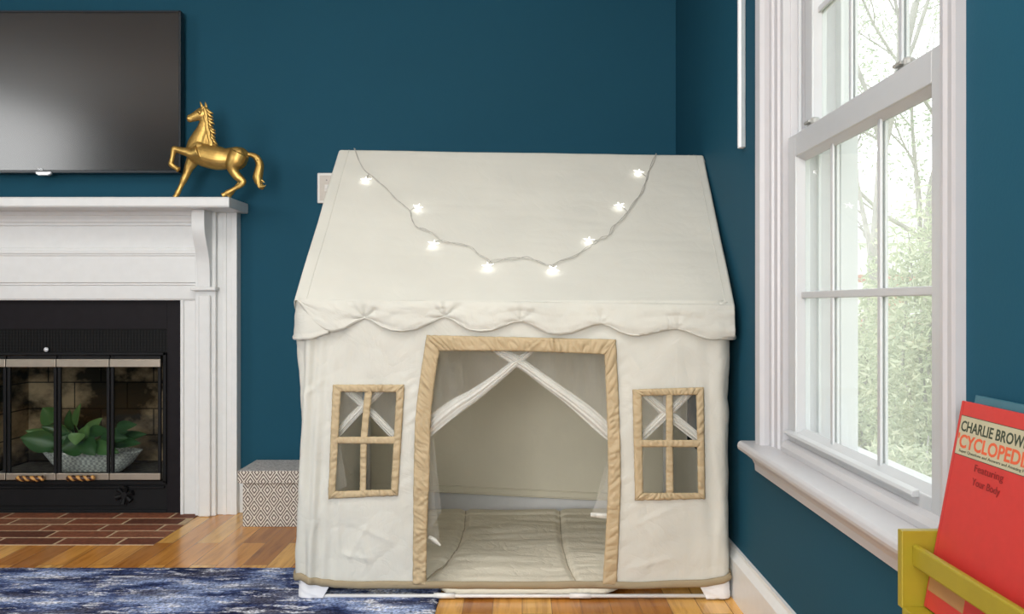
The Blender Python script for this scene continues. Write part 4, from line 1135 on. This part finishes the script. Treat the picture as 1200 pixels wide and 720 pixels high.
def shrub(name, label, c, rad, n, seed, size=.055):
    t = thing(name, label, 'shrub', (c[0], c[1], -.65))
    bm = bmesh.new(); rnd = random.Random(seed)
    for k in range(26):
        a = rnd.uniform(0, 2*pi); q = rnd.uniform(.2, .95); e = Vector((c[0] + rad[0]*q*cos(a), c[1] + rad[1]*q*sin(a), c[2] + rad[2]*rnd.uniform(0, 1.0)))
        s = Vector((c[0] + .15*cos(a), c[1] + .15*sin(a), -.65)); m_ = (s+e)/2 + Vector((rnd.gauss(0, .1), rnd.gauss(0, .1), .15)); tube(bm, [s, m_, e], [.018, .012, .004], 5, False)
    obj('stems', bm, M['bark'], t, True)
    bm = bmesh.new(); leaves(bm, c, rad, n, size, 1, seed); obj('foliage', bm, M['fol1'], t, recalc=False); return t
shrub('shrub', 'tall leafy green shrub filling the right panes of the lower sash', (2.95, 6.3, .45), (.70, .9, 1.15), 17000, 3, .034)
shrub('shrub', 'low pale green shrub in the lower middle panes', (2.90, 8.3, .0), (.95, .8, .88), 16000, 5, .034)
shrub('shrub', 'low pale green shrub nearest the window sill', (1.95, 4.6, -.35), (.55, .55, .45), 9000, 9, .026)
tree('tree', 'slender bare tree curving up behind the middle panes', (5.6, 15.4, -.65), 6.2, .15, 12, 3, 0, (.02, .05, 1))
tree('tree', 'branching tree with sparse leaves behind the upper sash', (3.6, 9.9, -.65), 4.6, .085, 31, 3, 34, (-.03, 0, 1), 'fol2', .04)
tree('tree', 'leafy tree rising above the tall shrub at the right panes', (5.6, 12.6, -.65), 4.6, .095, 44, 3, 34, (.02, 0, 1), 'fol2', .05)
hs = thing('house', 'small white house with red brick base far off through the middle panes', 'house', (11.2, 30.5, -.65))
obj('brick_base', nbox(10.0, 15.0, 30, 36, -.65, 1.75), M['rbrick'], hs); obj('siding', nbox(9.98, 15.02, 29.98, 36.02, 1.75, 2.75), M['siding'], hs)
bm = bmesh.new(); prism(bm, [(9.7, 2.75), (15.3, 2.75), (12.5, 4.0)], 'y', 29.7, 36.3); obj('roof', bm, M['siding'], hs)
for a in (10.5, 12.2): obj('house_window', nbox(a, a+.7, 29.95, 30.0, .4, 1.5), M['siding'], hs)

# ------------------------------------------------------------------ light
def area(name, loc, target, sx_, sy_, power, col=(1, 1, 1), spread=None):
    l = bpy.data.lights.new(name, 'AREA'); l.shape = 'RECTANGLE'; l.size = sx_; l.size_y = sy_; l.energy = power; l.color = col
    if spread: l.spread = spread
    o = bpy.data.objects.new(name, l); COL.objects.link(o); o.location = loc
    o.rotation_euler = (Vector(target) - Vector(loc)).to_track_quat('-Z', 'Y').to_euler(); return o
area('rear_fill', (-.80, YREAR+.03, 1.20), (-.55, 3, 1.0), 2.1, 1.9, 155, (1, 1, .99))  # unseen soft lamp before the closed rear wall, added to brighten the tent
area('ceiling_light', (-.6, 1.15, ZC-.02), (-.6, 1.15, 0), 1.2, 1.2, 30, (1, .985, .95))
area('left_fill', (XLW+.03, .5, 1.75), (0, 1.4, 1.1), 2.2, 1.1, 54, (1, 1, .99))  # unseen lamp on the windowless left wall, added as side fill
po = area('window_portal', (.80, 1.79, 1.12), (0, 1.79, 1.12), 1.3, .9, 1.0); po.data.cycles.is_portal = True
w = bpy.data.worlds.new('sky'); SC.world = w; w.use_nodes = True
bg = w.node_tree.nodes['Background']; bg.inputs[0].default_value = (.96, .985, 1.0, 1); bg.inputs[1].default_value = 2.3

# ------------------------------------------------------------------ camera
cd = bpy.data.cameras.new('camera'); cam = bpy.data.objects.new('camera', cd); COL.objects.link(cam)
cam.location = (0, 0, H); cam.rotation_euler = (pi/2, 0, 0)
cd.sensor_fit = 'HORIZONTAL'; cd.sensor_width = 36; cd.lens = 36*F/1200
cd.shift_x = -(CX - 600)/1200; cd.shift_y = -(360 - CY)/1200; cd.clip_start = .05; cd.clip_end = 300
SC.camera = cam
SC.view_settings.view_transform = 'Standard'; SC.view_settings.look = 'None'; SC.view_settings.exposure = 0.1; SC.view_settings.gamma = 1
try: SC.view_settings.use_curve_mapping = False
except Exception: pass
SC.cycles.max_bounces = 8; SC.cycles.transparent_max_bounces = 24; SC.cycles.use_denoising = True
SC.cycles.sample_clamp_indirect = 6
